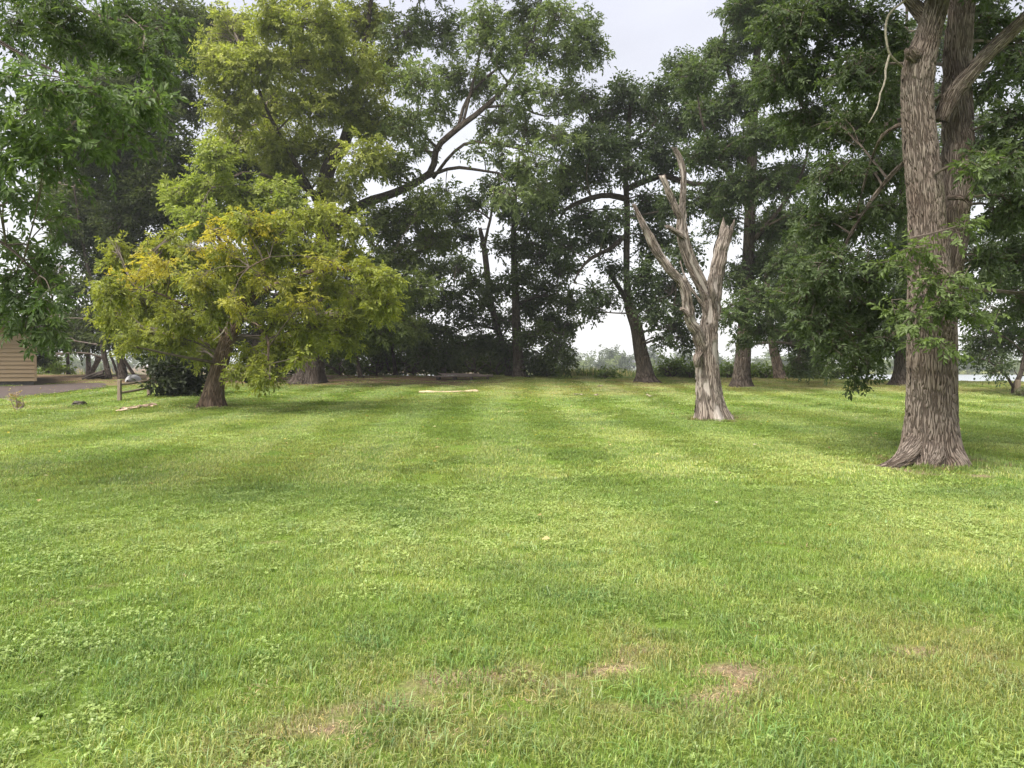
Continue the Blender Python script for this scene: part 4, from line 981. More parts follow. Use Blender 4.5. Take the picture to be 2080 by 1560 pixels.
# ------------------------------------------------------------------ built things
import bmesh
def box(name, size, loc, mat, parent=None, rot=(0, 0, 0), bev=0.006, jit=0.0, seed=0):
    bm = bmesh.new()
    bmesh.ops.create_cube(bm, size=1.0)
    r = random.Random(seed)
    for v in bm.verts:
        v.co = Vector((v.co.x * size[0], v.co.y * size[1], v.co.z * size[2]))
        if jit: v.co += Vector((r.uniform(-jit, jit), r.uniform(-jit, jit), r.uniform(-jit, jit)))
    if bev: bmesh.ops.bevel(bm, geom=bm.edges[:], offset=bev, segments=1, affect='EDGES')
    me = bpy.data.meshes.new(name); bm.to_mesh(me); bm.free()
    o = link(name, me, mat)
    o.rotation_euler = rot
    if parent is not None:
        o.parent = parent
        o.location = Vector(loc) - Vector(parent.location)
    else: o.location = loc
    return o

def child(o, parent):
    """hang an already placed part under another part"""
    w = Vector(o.location) + (Vector(o.parent.location) if o.parent else Vector())
    o.parent = parent
    o.location = w - (Vector(parent.location) + (Vector(parent.parent.location) if parent.parent else Vector()))

M['siding'] = plain_mat('siding', (0.29, 0.215, 0.13), (0.34, 0.255, 0.16), 3.0, rough=0.7, stretch=(.3, 1, 4), bump=.002)
M['corner'] = plain_mat('corner_trim', (0.26, 0.19, 0.12), (0.30, 0.23, 0.14), 3.0)
M['concrete'] = plain_mat('foundation', (0.06, 0.055, 0.055), (0.11, 0.10, 0.10), 9.0, bump=.004)
M['roofing'] = plain_mat('roofing', (0.06, 0.05, 0.045), (0.11, 0.095, 0.085), 14.0, bump=.01)
M['old_wood'] = plain_mat('old_wood', (0.16, 0.12, 0.09), (0.29, 0.23, 0.18), 16.0, stretch=(4, 4, .5), bump=.006)
M['grey_plank'] = plain_mat('grey_plank', (0.12, 0.095, 0.085), (0.23, 0.185, 0.165), 10.0, stretch=(.35, 4, 4), bump=.006)
M['dark_wood'] = plain_mat('dark_wood', (0.035, 0.03, 0.028), (0.08, 0.065, 0.055), 10.0, bump=.006)
M['white_hull'] = plain_mat('white_hull', (0.22, 0.22, 0.23), (0.30, 0.30, 0.31), 5.0, rough=.5)
M['white_paint'] = plain_mat('white_paint', (0.7, 0.7, 0.7), (0.82, 0.82, 0.8), 2.0)
M['far_roof'] = plain_mat('far_roof', (0.26, 0.26, 0.27), (0.34, 0.34, 0.35), 2.0)
M['glass'] = plain_mat('dark_glass', (0.04, 0.045, 0.05), (0.06, 0.065, 0.07), 2.0, rough=.15)

# the tan house at the left edge
hb = G(72, 782)
hw, hl, ht = 6.5, 9.0, 2.75
house = empty('house', tuple(hb)); tag(house, 'tan clapboard house corner at the left edge of the lawn', 'house')
hx, hy, hz = hb
wall = box('wall', (hw - .04, hl - .04, ht), (hx - hw / 2, hy + hl / 2, hz + .2 + ht / 2), M['siding'], house, bev=0)
nb = 13; bh = ht / nb
bmx = bmesh.new()
pr = [(0.03, 0.0), (-.036, 0.0), (-.034, .02), (-.004, bh - .004), (0.03, bh - .004)]
va = [bmx.verts.new((-hw / 2 + .012, p[0], p[1])) for p in pr]; vb = [bmx.verts.new((hw / 2 - .012, p[0], p[1])) for p in pr]
for i in range(5):
    bmx.faces.new([va[i], va[(i + 1) % 5], vb[(i + 1) % 5], vb[i]])
bmx.faces.new(va[::-1]); bmx.faces.new(vb)
bmesh.ops.recalc_face_normals(bmx, faces=bmx.faces[:])
bme = bpy.data.meshes.new('board'); bmx.to_mesh(bme); bmx.free(); bme.materials.append(M['siding'])
bme2 = bme.copy()
for v in bme2.vertices: v.co = (v.co.y * -1, v.co.x * hl / hw, v.co.z)
bme2.flip_normals()
for i in range(nb):
    for which, me in ((0, bme), (1, bme2)):
        o = bpy.data.objects.new('board', me); COL.objects.link(o); o.parent = wall
        o.location = Vector((0, -hl / 2 + .018, -ht / 2 + i * bh)) if which == 0 else Vector((hw / 2 - .018, 0, -ht / 2 + i * bh))
box('corner_board', (.11, .11, ht + .01), (hx + .012, hy + .012, hz + .2 + ht / 2), M['corner'], house, bev=.004)
box('foundation', (hw - .10, hl - .10, .5), (hx - hw / 2, hy + hl / 2, hz - .06), M['concrete'], house)
bmr = bmesh.new()
e_ = .45; zt = hz + .2 + ht
rv = [(-hw / 2 - e_, -hl / 2 - e_, 0), (hw / 2 + e_, -hl / 2 - e_, 0), (hw / 2 + e_, hl / 2 + e_, 0), (-hw / 2 - e_, hl / 2 + e_, 0), (0, -hl / 2 - e_, 2.0), (0, hl / 2 + e_, 2.0)]
rv = [bmr.verts.new(v) for v in rv]
for f in ((0, 1, 4), (1, 2, 5, 4), (2, 3, 5), (3, 0, 4, 5), (0, 3, 2, 1)): bmr.faces.new([rv[i] for i in f])
rme = bpy.data.meshes.new('roof'); bmr.to_mesh(rme); bmr.free()
ro = link('roof', rme, M['roofing']); ro.parent = house; ro.location = (-hw / 2, hl / 2, .2 + ht + .003)

house.rotation_euler.z = math.radians(37)

# the drive in front of the house
near_e = [(-260, 822), (-100, 815), (0, 809), (60, 806), (130, 797), (185, 791), (215, 788)]
far_e = [(-260, 788), (-100, 786), (0, 785), (72, 783), (140, 780), (185, 779), (215, 779)]
na_ = catmull(np.array([G(*p) for p in near_e]), 40); fa_ = catmull(np.array([G(*p) for p in far_e]), 40)
rows = []
for j in range(9):
    t = j / 8
    r_ = na_ * (1 - t) + fa_ * t
    r_[:, 1] += (vnoise(r_[:, 0] * 2.1, np.full(40, j * 5.0), 3) - .5) * (.5 if j in (0, 8) else 0)
    r_[:, 2] = tz(r_[:, 0], r_[:, 1]) + .02
    rows.append(r_)
pv = np.concatenate(rows); pi_ = np.arange(360).reshape(9, 40)
pme = mesh_np('path', pv, quads=np.stack([pi_[:-1, :-1], pi_[:-1, 1:], pi_[1:, 1:], pi_[1:, :-1]], -1).reshape(-1, 4), smooth=True)
M['asphalt'] = plain_mat('drive', (0.045, 0.034, 0.031), (0.085, 0.066, 0.06), 4.0, bump=.01)  # base colour darkened to stand in for tree shade on the drive
tag(link('path', pme, M['asphalt']), 'worn brown-grey drive passing in front of the tan house', 'drive', kind='structure')

# split rail fence
fa, fb = G(243, 814), G(303, 803)
fence = empty('rail_fence', tuple(fa)); tag(fence, 'short two-rail split wooden fence under the box elder', 'fence')
ang = math.atan2(fb[1] - fa[1], fb[0] - fa[0]); fl = float(np.hypot(fb[0] - fa[0], fb[1] - fa[1]))
def fence_post(p, h):
    bm = bmesh.new(); bmesh.ops.create_cube(bm, size=1)
    bmesh.ops.subdivide_edges(bm, edges=[e for e in bm.edges if abs((e.verts[0].co - e.verts[1].co).z) > .5], cuts=6)
    r = random.Random(h * 100)
    for v in bm.verts:
        v.co = Vector((v.co.x * .15, v.co.y * .12, (v.co.z + .5) * (h + .15) - .15)) + Vector((r.uniform(-.008, .008), r.uniform(-.008, .008), r.uniform(-.006, .006)))
    bmesh.ops.bevel(bm, geom=[e for e in bm.edges if abs((e.verts[0].co - e.verts[1].co).normalized().z) > .8 or e.verts[0].co.z > h - .05], offset=.012, segments=1, affect='EDGES')
    me = bpy.data.meshes.new('post'); bm.to_mesh(me); bm.free()
    o = link('post', me, M['old_wood'], fence); o.location = Vector(p) - Vector(fa); o.rotation_euler.z = ang
    for zz in (.30, .62):      # dark blocks stand in for the shaded slots
        s_ = box('slot_shade', (.06, .145, .11), (0, 0, zz), M['dark_wood'], None, bev=.01); s_.parent = o; s_.location = (-.005, 0, zz)
    return o
fence_post(fa, .80); fence_post(fb, .80)
for zz, dz in ((.30, .02), (.62, .0)):
    a_ = Vector(fa) + Vector((0, 0, zz)); b_ = Vector(fb) + Vector((0, 0, zz + dz))
    g = Geo(); pth = catmull(np.array([a_ - (b_ - a_) * .02, (a_ * .6 + b_ * .4) + Vector((0, 0, -.015)), b_ + (b_ - a_) * .03]), 12)
    tube(g, pth, np.full(12, .048), 7, lumps=.12, seed=int(zz * 100))
    link('rail', g.mesh('rail', False), M['old_wood'], fence)

# stacked dock boards
da, db = G(880, 772), G(1000, 772)
dc = (da + db) / 2; dl = float(np.linalg.norm(db - da)); zb = float(tz(dc[0], dc[1]))
dock = empty('board_stack', (dc[0], dc[1], zb)); tag(dock, 'low stack of weathered grey dock boards in front of the undergrowth', 'board stack')
rd = random.Random(4)
for i in range(4):
    box('bearer', (.14, 1.3, .20), (dc[0] - dl * .42 + i * dl * .28, dc[1] + .35, zb + .08), M['dark_wood'], dock, jit=.01, seed=i)
for i in range(6):
    ln = dl * rd.uniform(.86, 1.0)
    box('plank', (ln, .19, .05), (dc[0] + rd.uniform(-.12, .12), dc[1] - .18 + i * .21, zb + .215 + rd.uniform(-.008, .008)), M['grey_plank'], dock, rot=(rd.uniform(-.03, .03), rd.uniform(-.008, .008), rd.uniform(-.012, .012)), jit=.006, seed=10 + i)
for i in range(4):
    ln = dl * rd.uniform(.50, .72)
    box('plank', (ln, .20, .05), (dc[0] - dl * .02 + rd.uniform(-.3, .3), dc[1] + .10 + i * .23, zb + .29 + .05 * (i > 1) + rd.uniform(0, .02)), M['grey_plank'], dock, rot=(rd.uniform(-.05, .05), rd.uniform(-.012, .012), rd.uniform(-.03, .03)), jit=.006, seed=30 + i)
box('plank', (dl * .30, .2, .05), (dc[0] + dl * .36, dc[1] - .05, zb + .275), M['grey_plank'], dock, rot=(0, -.035, .04), jit=.006, seed=50)

# pale strip of split wood on the lawn
la, lb = G(850, 798), G(972, 796)
strip = empty('split_log', tuple((la + lb) / 2)); tag(strip, 'long pale strip of stripped split wood lying flat on the lawn', 'log')
g = Geo(); pth = catmull(np.array([la + [0, 0, .01], la * .7 + lb * .3 + [0, -.12, .02], la * .35 + lb * .65 + [0, .02, .02], lb + [0, 0, .03]]), 60)
pth[:, 2] = tz(pth[:, 0], pth[:, 1]) + .015
rr = .035 + .05 * np.exp(-((np.arange(60) - 8) / 7.0) ** 2) + .055 * np.exp(-((np.arange(60) - 53) / 6.0) ** 2) + .012 * vnoise(np.arange(60) * .7, np.zeros(60), 4)
rr[0] = .015; rr[-1] = .04
tube(g, pth, rr, 8, lumps=.25, seed=3)
link('log', g.mesh('log', False), M['raw_wood'], strip)
rch = random.Random(8)
for k in range(22):
    t = rch.choice([rch.gauss(.10, .06), rch.gauss(.90, .05), rch.random()]); t = min(max(t, 0), 1)
    p = la * (1 - t) + lb * t
    x_, y_ = p[0] + rch.uniform(-.15, .15), p[1] + rch.uniform(-.25, .25)
    box('chip', (rch.uniform(.08, .22), rch.uniform(.04, .09), rch.uniform(.015, .04)), (x_, y_, float(tz(x_, y_)) + .02), M['raw_wood'], strip, rot=(rch.uniform(-.2, .2), rch.uniform(-.2, .2), rch.uniform(-.5, .5)), jit=.012, seed=k, bev=0)

# broken log left of the box elder
M['bark_chunk'] = plain_mat('bark_chunk', (0.13, 0.09, 0.07), (0.52, 0.38, 0.29), 9.0, stretch=(1, 1, 3), bump=.02)
ca_, cb_ = G(245, 834), G(311, 827)
log = empty('rotten_log', tuple((ca_ + cb_) / 2)); tag(log, 'short rotten broken log with flaking pale bark near the fence', 'log')
g = Geo(); pth = catmull(np.array([ca_ + [0, 0, .03], ca_ * .5 + cb_ * .5 + [0, 0, .05], cb_ + [0, 0, .09]]), 16)
tube(g, pth, (.035 + .035 * vnoise(np.arange(16) * .8, np.zeros(16), 6)), 9, lumps=.35, seed=5, jag=.3)
link('log', g.mesh('log', False), M['bark_chunk'], log)
for k in range(9):
    t = rch.random(); p = ca_ * (1 - t) + cb_ * t
    x_, y_ = p[0] + rch.uniform(-.1, .25), p[1] + rch.uniform(-.3, .2)
    box('bark_flake', (rch.uniform(.12, .34), rch.uniform(.06, .12), .025), (x_, y_, float(tz(x_, y_)) + rch.uniform(.02, .10)), M['bark_chunk'], log, rot=(rch.uniform(-.5, .5), rch.uniform(-.25, .25), rch.uniform(-.5, .7)), jit=.02, seed=60 + k, bev=0)

# dark root lump on the scuffed mound
mp_ = G(160, 824)
bm = bmesh.new(); bmesh.ops.create_icosphere(bm, subdivisions=3, radius=1)
for v in bm.verts:
    n_ = float(fbm(v.co.x * 1.5 + 9, v.co.y * 1.5 + v.co.z * 2, 12, 3))
    v.co = Vector((v.co.x * .22, v.co.y * .2, v.co.z * .13)) * (.5 + n_)
me = bpy.data.meshes.new('stump'); bm.to_mesh(me); bm.free()
st = link('stump', me, M['dark_wood']); st.location = Vector(mp_) + Vector((0, 0, .03)); tag(st, 'tiny dark rotten stump on the scuffed patch near the drive', 'stump')

# driftwood heap at the foot of the dark stems
da_ = G(196, 771)
heap = empty('driftwood', tuple(da_)); tag(heap, 'dark heap of driftwood logs at the foot of the crooked stems', 'driftwood')
for k in range(7):
    a_ = np.array([da_[0] + rch.uniform(-.9, -.2), da_[1] + rch.uniform(-.3, .5), 0]); b_ = np.array([da_[0] + rch.uniform(.2, .75), da_[1] + rch.uniform(-.2, .4), 0])
    a_[2] = tz(a_[0], a_[1]) + .05; b_[2] = tz(b_[0], b_[1]) + .08 + .07 * k
    g = Geo(); tube(g, catmull(np.array([a_, (a_ + b_) / 2 + [0, 0, .04], b_]), 8), np.linspace(.05, .085, 8), 7, lumps=.2, seed=k)
    link('log', g.mesh('log', False), M['dark_wood'], heap)

# white upturned hull in the shade
wb = G(271, 775)
nu, nv = 14, 10
uu_, vv_ = np.meshgrid(np.linspace(0, 1, nu), np.linspace(0, np.pi, nv))
wx = (uu_ - .5) * 2.6; prof = np.sqrt(np.clip(1 - (2 * uu_ - 1) ** 2 * .96, 0, 1))
hv = np.stack([np.cos(vv_) * .30 * prof, wx, np.sin(vv_) * .38 * prof ** .7], -1).reshape(-1, 3)
hi_ = np.arange(nu * nv).reshape(nv, nu)
hme = mesh_np('hull', hv, quads=np.stack([hi_[:-1, :-1], hi_[:-1, 1:], hi_[1:, 1:], hi_[1:, :-1]], -1).reshape(-1, 4), smooth=True)
boat = empty('rowboat', tuple(wb)); tag(boat, 'pale upturned rowboat in the shade behind the rail fence', 'boat')
ho = link('hull', hme, M['white_hull']); ho.parent = boat; ho.rotation_euler.z = .25
box('keel', (.04, 2.3, .05), (wb[0], wb[1], wb[2] + .375), M['white_hull'], boat, rot=(0, 0, .25))

# wooden post by the small tree
pb = G(2067, 803)
post = box('wooden_post', (.17, .15, .72), (pb[0], pb[1], pb[2] + .29), M['old_wood'], None, rot=(0.02, .03, .2), bev=.015, jit=.008, seed=3)
tag(post, 'short weathered wooden post beside the small forked tree', 'post')

# bark scraps dropped on the far lawn
M['scrap'] = plain_mat('bark_scrap', (0.10, 0.075, 0.06), (0.40, 0.33, 0.26), 14.0, bump=.01)
for k, (a_, b_, lab) in enumerate([(1172, 803, 'leftmost small bark scrap lying on the far lawn'), (1213, 804, 'small bark scrap on the far lawn second from the left'), (1216, 786, 'farthest small bark scrap on the lawn before the cattails'), (1321, 805, 'small bark scrap on the lawn nearest the dead tree')]):
    p = G(a_, b_)
    s_ = empty('bark_scrap', tuple(p)); tag(s_, lab, 'bark scrap', 'bark scraps on the far lawn')
    for j in range(3):
        x_, y_ = p[0] + rch.uniform(-.14, .14), p[1] + rch.uniform(-.15, .15)
        box('bark_flake', (rch.uniform(.12, .26), rch.uniform(.05, .1), .02), (x_, y_, float(tz(x_, y_)) + .045), M['scrap'], s_, rot=(rch.uniform(-.5, .5), rch.uniform(-.35, .35), rch.uniform(-1, 1)), jit=.02, seed=k * 7 + j, bev=0)

# white house on the far shore
fhx = P(1284, 740, 308)[0]; fhz = float(tz(fhx, 306))
fh = empty('far_house', (fhx, 306, fhz)); tag(fh, 'white house with a grey roof among trees on the far shore', 'house')
box('wall', (6.2, 5, 2.6), (fhx, 306, fhz + 2.6), M['white_paint'], fh, bev=0)
box('foundation', (6.0, 4.8, 1.8), (fhx, 306, fhz + .6), M['white_paint'], fh, bev=0)
bmr = bmesh.new()
rv = [bmr.verts.new(v) for v in [(-3.6, -3, 0), (3.6, -3, 0), (3.6, 3, 0), (-3.6, 3, 0), (-2.6, 0, 1.9), (3.0, 0, 1.9)]]
for f in ((0, 1, 5, 4), (1, 2, 5), (2, 3, 4, 5), (3, 0, 4), (0, 3, 2, 1)): bmr.faces.new([rv[i] for i in f])
rme = bpy.data.meshes.new('roof'); bmr.to_mesh(rme); bmr.free()
ro = link('roof', rme, M['far_roof']); ro.parent = fh; ro.location = (0, 0, 3.9)
for k in range(3):
    box('window', (.9, .08, 1.1), (fhx - 2 + 2 * k, 303.47, fhz + 2.7), M['glass'], fh, bev=0)

# ------------------------------------------------------------------ grass
GR = np.random.default_rng(77)
def blade_mesh(name, n, r, hmin, hmax, w, lean, flat=0.0, dirbias=0.0, col=(1, 1, 1), var=.3):
    a = GR.uniform(0, 2 * np.pi, n); rad = r * np.sqrt(GR.random(n))
    b = np.column_stack([np.cos(a) * rad, np.sin(a) * rad, np.full(n, -.005)])
    h = GR.uniform(hmin, hmax, n); az = GR.uniform(0, 2 * np.pi, n)
    ld = np.column_stack([np.cos(az), np.sin(az)]) * np.abs(GR.normal(lean, lean * .5, n))[:, None]
    ld[:, 1] += dirbias
    sd = np.column_stack([-np.sin(az), np.cos(az), np.zeros(n)]) * (w * GR.uniform(.7, 1.3, n) / 2)[:, None]
    up = (1 - flat)
    mid = b + np.column_stack([ld * h[:, None] * .35, h * .6 * up + .006])
    tip = b + np.column_stack([ld * h[:, None] * 1.25, h * up * np.clip(1.05 - .35 * np.hypot(ld[:, 0], ld[:, 1]), .25, 1) + .008])
    v = np.stack([b - sd, b + sd, mid + sd * .85, mid - sd * .85, tip], 1).reshape(-1, 3)
    o = (np.arange(n) * 5)[:, None]
    c = np.array(col) * GR.uniform(1 - var, 1 + var, (n, 1)) * np.column_stack([GR.uniform(.85, 1.25, n), np.ones(n), GR.uniform(.7, 1.3, n)])
    return mesh_np(name, v, tris=o + np.array([[3, 2, 4]]), quads=o + np.array([[0, 1, 2, 3]]), col=np.repeat(c, 5, 0))

def clover_mesh(name, n, r):
    a = GR.uniform(0, 2 * np.pi, n); rad = r * np.sqrt(GR.random(n))
    c0 = np.column_stack([np.cos(a) * rad, np.sin(a) * rad, GR.uniform(.018, .036, n)])
    V, T, C = [], [], []; k = 0
    for i in range(n):
        rot = GR.uniform(0, 6.28); s = GR.uniform(.007, .012); tl = GR.normal(0, .25, 2)
        cc = GR.uniform(.8, 1.25) * np.array([1.0, 1.0, 1.0])
        for j in range(3):
            t = rot + j * 2.094; d = np.array([math.cos(t), math.sin(t)]); e = np.array([-d[1], d[0]])
            pts = [(0, 0), (.55, -.5), (1.05, -.38), (1.05, .38), (.55, .5)]
            for (p, q) in pts:
                xy = d * p * s + e * q * s
                V.append(c0[i] + np.array([xy[0], xy[1], xy[0] * tl[0] + xy[1] * tl[1] + .25 * p * s])); C.append(cc)
            T += [[k, k + 1, k + 2], [k, k + 2, k + 3], [k, k + 3, k + 4]]; k += 5
    return mesh_np(name, np.array(V), tris=np.array(T), col=np.array(C))

def rosette_mesh(name, n, L, W):
    a = np.linspace(0, 6.28, n, endpoint=False) + GR.uniform(-.3, .3, n)
    d = np.column_stack([np.cos(a), np.sin(a), GR.uniform(.25, .8, n)])
    nr = np.column_stack([-.5 * np.cos(a), -.5 * np.sin(a), np.ones(n)])
    v, t, c = leaf_geo(np.zeros((n, 3)) + [0, 0, .005], d, nr, L * GR.uniform(.7, 1.2, n), W * GR.uniform(.8, 1.2, n), np.ones((n, 3)) * GR.uniform(.85, 1.2, (n, 1)), True)
    return mesh_np(name, v, tris=t, col=c)

def blade_mat():
    m, nt, out = new_mat('grass_blade')
    at = N(nt, 'ShaderNodeAttribute', attribute_name='col')
    ti = N(nt, 'ShaderNodeAttribute', attribute_name='tint'); ti.attribute_type = 'INSTANCER'
    c = mixc(nt, 1.0, at.outputs['Color'], ti.outputs['Color'], 'MULTIPLY')
    p = N(nt, 'ShaderNodeBsdfPrincipled', Roughness=.42); p.inputs['Specular IOR Level'].default_value = .4
    nt.links.new(c, p.inputs['Base Color'])
    t = N(nt, 'ShaderNodeBsdfTranslucent'); nt.links.new(mixc(nt, 1.0, c, (1.1, 1.15, .7), 'MULTIPLY'), t.inputs['Color'])
    mx = N(nt, 'ShaderNodeMixShader'); mx.inputs[0].default_value = .4
    nt.links.new(p.outputs[0], mx.inputs[1]); nt.links.new(t.outputs[0], mx.inputs[2]); nt.links.new(mx.outputs[0], out.inputs['Surface'])
    return m
M['blade'] = blade_mat()
TUFT = bpy.data.collections.new('tuft_shapes')      # holds the source shapes only; not part of the scene
def src(me):
    me.materials.clear(); me.materials.append(M['blade'])
    o = bpy.data.objects.new('tuft_%02d' % len(TUFT.objects), me); TUFT.objects.link(o)
for i in range(3): src(blade_mesh('turf', 85, .11, .014, .042, .0036, .6, var=.42))                # 0-2 short
for i in range(2): src(blade_mesh('long_grass', 24, .09, .035, .075, .0048, .85))             # 3-4 long arching
for i in range(2): src(clover_mesh('clover', 34, .11))                                    # 5-6 clover
src(rosette_mesh('weed', 8, .075, .028))                                                  # 7 broad weed
src(blade_mesh('straw', 55, .13, .02, .06, .0035, 1.0, flat=.8, col=(1, 1, 1), var=.5))           # 8 straw
for i in range(2): src(blade_mesh('turf_mid', 110, .24, .02, .048, .0075, .45, dirbias=.55, var=.42))              # 9-10 mid
src(blade_mesh('turf_far', 140, .5, .022, .05, .015, .3, dirbias=.75, var=.36))                       # 11 far, leaning +y
GREEN = np.array([0.206, 0.292, 0.074]); YGREEN = np.array([0.340, 0.405, 0.135]); BGREEN = np.array([0.145, 0.228, 0.072])
CLOV = np.array([0.27, 0.34, 0.11]); DRYC = np.array([0.33, 0.27, 0.13]); STRAW = np.array([0.52, 0.41, 0.24]); BRN = np.array([0.20, 0.15, 0.07])

def scatter(y0, y1, dens, xm=1.12):
    # a wedge a little wider than the view, with two metres to spare on either side
    w1 = .74 * y1 + 2.0
    n = int(dens * 2 * w1 * (y1 - y0)) + 1
    y = GR.uniform(y0, y1, n); x = GR.uniform(-w1, w1, n)
    k_ = np.abs(x) < .74 * y + 2.0
    return x[k_], y[k_]
pts, idx, rot, scl, tin = [], [], [], [], []
def put(x, y, k, rz, s, c, tilt=0.08):
    n = len(x)
    if n == 0: return
    pts.append(np.column_stack([x, y, tz(x, y)])); idx.append(np.broadcast_to(k, (n,)).astype(np.int32))
    rot.append(np.column_stack([GR.normal(0, tilt, n), GR.normal(0, tilt, n), rz])); scl.append(np.broadcast_to(s, (n,)).astype(float)); tin.append(c)
def tint(x, y):
    a = fbm(x * .45, y * .45, 51, 4); b = fbm(x * 1.7 + 5, y * 1.7, 55, 3); c_ = fbm(x * .11, y * .16, 58, 3)
    t = np.clip((a - .5) * 2.6 + (b - .5) * 1.2 + (c_ - .5) * 1.4 + .35, 0, 1)[:, None]
    u = sstep(.56, .72, fbm(x * .9 + 40, y * .9, 61, 3))[:, None]
    col = GREEN * (1 - t) + YGREEN * t
    col = col * (1 - .5 * u) + BGREEN * .5 * u
    _, lit, dry = masks(x, y)
    nn = fbm(x * 1.3, y * .8, 66, 3)
    col = col * (1 - .75 * (dry * sstep(.3, .65, nn))[:, None]) + DRYC * .75 * (dry * sstep(.3, .65, nn))[:, None]
    gd = .55 * (gaussline(x, y, BARE_MAIN, .55) * sstep(.38, .6, fbm(x * 3.1 + 8, y * 3.1, 81, 3)))[:, None]
    col = col * (1 - gd) + np.array([.36, .31, .15]) * gd
    return col * GR.uniform(.82, 1.18, (len(x), 1))
def clover_mask(x, y): return .6 * sstep(.42, .68, .6 * fbm(x * .4 + 13, y * .4 + 7, 71, 4) + .4 * fbm(x * 3 + 1, y * 3, 73, 3))
# near turf
x, y = scatter(1.7, 9.5, 150)
b_, l_, d_ = masks(x, y)
cm = clover_mask(x, y); r_ = GR.random(len(x))
keep = GR.random(len(x)) > .88 * b_
x, y, b_, cm, r_ = x[keep], y[keep], b_[keep], cm[keep], r_[keep]
k = np.where(r_ < .55 * cm, 5 + GR.integers(0, 2, len(x)), np.where(r_ > .95 - .06 * (y < 5) * (x < .5), 3 + GR.integers(0, 2, len(x)), GR.integers(0, 3, len(x))))
c = tint(x, y); c = np.where(((k == 5) | (k == 6))[:, None], .5 * c + .5 * CLOV * GR.uniform(.85, 1.2, (len(x), 1)), c)
c = np.where(((k == 3) | (k == 4))[:, None], c * np.array([.85, 1.0, 1.15]), c)
put(x, y, k, GR.uniform(0, 6.28, len(x)), GR.uniform(.75, 1.25, len(x)), c)
# tall tufts round the bare strip, weeds
x, y = scatter(1.7, 7.5, 26)
b_, _, _ = masks(x, y); g_ = gaussline(x, y, BARE_MAIN, .75)
kp = GR.random(len(x)) < .10 + .8 * g_ * (1 - .5 * b_)
x, y = x[kp], y[kp]
c = tint(x, y) * np.array([.9, 1.02, 1.1])
put(x, y, 3 + GR.integers(0, 2, len(x)), GR.uniform(0, 6.28, len(x)), GR.uniform(.7, 1.35, len(x)), c, .2)
x, y = scatter(1.7, 9, 1.0)
put(x, y, 7, GR.uniform(0, 6.28, len(x)), GR.uniform(.35, .8, len(x)), np.array([.19, .27, .07]) * GR.uniform(.8, 1.25, (len(x), 1)), .15)
# straw on the bare ground
x, y = scatter(1.7, 8.5, 60)
b_, _, d_ = masks(x, y)
kp = GR.random(len(x)) < .8 * b_ + .05 * d_ + .012 + .25 * gaussline(x, y, BARE_MAIN, .45)
x, y = x[kp], y[kp]
put(x, y, 8, GR.uniform(0, 6.28, len(x)), GR.uniform(.5, 1.1, len(x)), STRAW * GR.uniform(.35, .95, (len(x), 1)), .1)
# middle distance
x, y = scatter(9.2, 22, 26)
b_, _, _ = masks(x, y); kp = GR.random(len(x)) > .9 * b_; x, y = x[kp], y[kp]
cm = clover_mask(x, y); isc = (GR.random(len(x)) < .45 * cm) & (y < 16)
c = tint(x, y); c = np.where(isc[:, None], .6 * c + .4 * CLOV, c)
lane = np.floor((x + 1.2 * np.sin(y * .05)) / 1.25).astype(int) % 2
put(x, y, 9 + GR.integers(0, 2, len(x)), np.where(lane == 0, 0, np.pi) + GR.normal(0, .35, len(x)), GR.uniform(.8, 1.2, len(x)), c)
xx, yy, cc_ = x[isc], y[isc], c[isc] * 1.12
for j in range(2):
    q_ = len(xx); put(xx + GR.normal(0, .12, q_), yy + GR.normal(0, .12, q_), 5 + GR.integers(0, 2, q_), GR.uniform(0, 6.28, q_), GR.uniform(1.0, 1.35, q_), cc_ * GR.uniform(.9, 1.15, (q_, 1)))
# far lawn with mowing stripes: tufts lean away from or towards the viewer in lanes
x, y = scatter(20.5, 50, 5.5)
b_, l_, d_ = masks(x, y); kp = (GR.random(len(x)) > .9 * l_) & (y < crest(x) + 1.5); x, y = x[kp], y[kp]
lane = np.floor((x + 1.2 * np.sin(y * .05)) / 1.25).astype(int) % 2
put(x, y, 11, np.where(lane == 0, 0, np.pi) + GR.normal(0, .35, len(x)), GR.uniform(.8, 1.2, len(x)), tint(x, y))

# longer uncut grass round the feet of the near trunks
for (cx_, cy_, r0_, n_) in ((*G(1893, 942)[:2], .62, 170), (*G(1447, 852)[:2], .50, 120), (*G(432, 828)[:2], .52, 110)):
    a_ = GR.uniform(0, 6.28, n_); q_ = r0_ + np.abs(GR.normal(0, .12, n_))
    xx, yy = cx_ + np.cos(a_) * q_ * 1.05, cy_ + np.sin(a_) * q_
    put(xx, yy, np.where(GR.random(n_) < .7, 3 + GR.integers(0, 2, n_), 8), GR.uniform(0, 6.28, n_), GR.uniform(.8, 1.7, n_), np.where(GR.random((n_, 1)) < .75, GREEN * .9, STRAW * .5) * GR.uniform(.8, 1.15, (n_, 1)), .2)
pts = np.concatenate(pts); idx = np.concatenate(idx); rot = np.concatenate(rot); scl = np.concatenate(scl); tin = np.concatenate(tin)
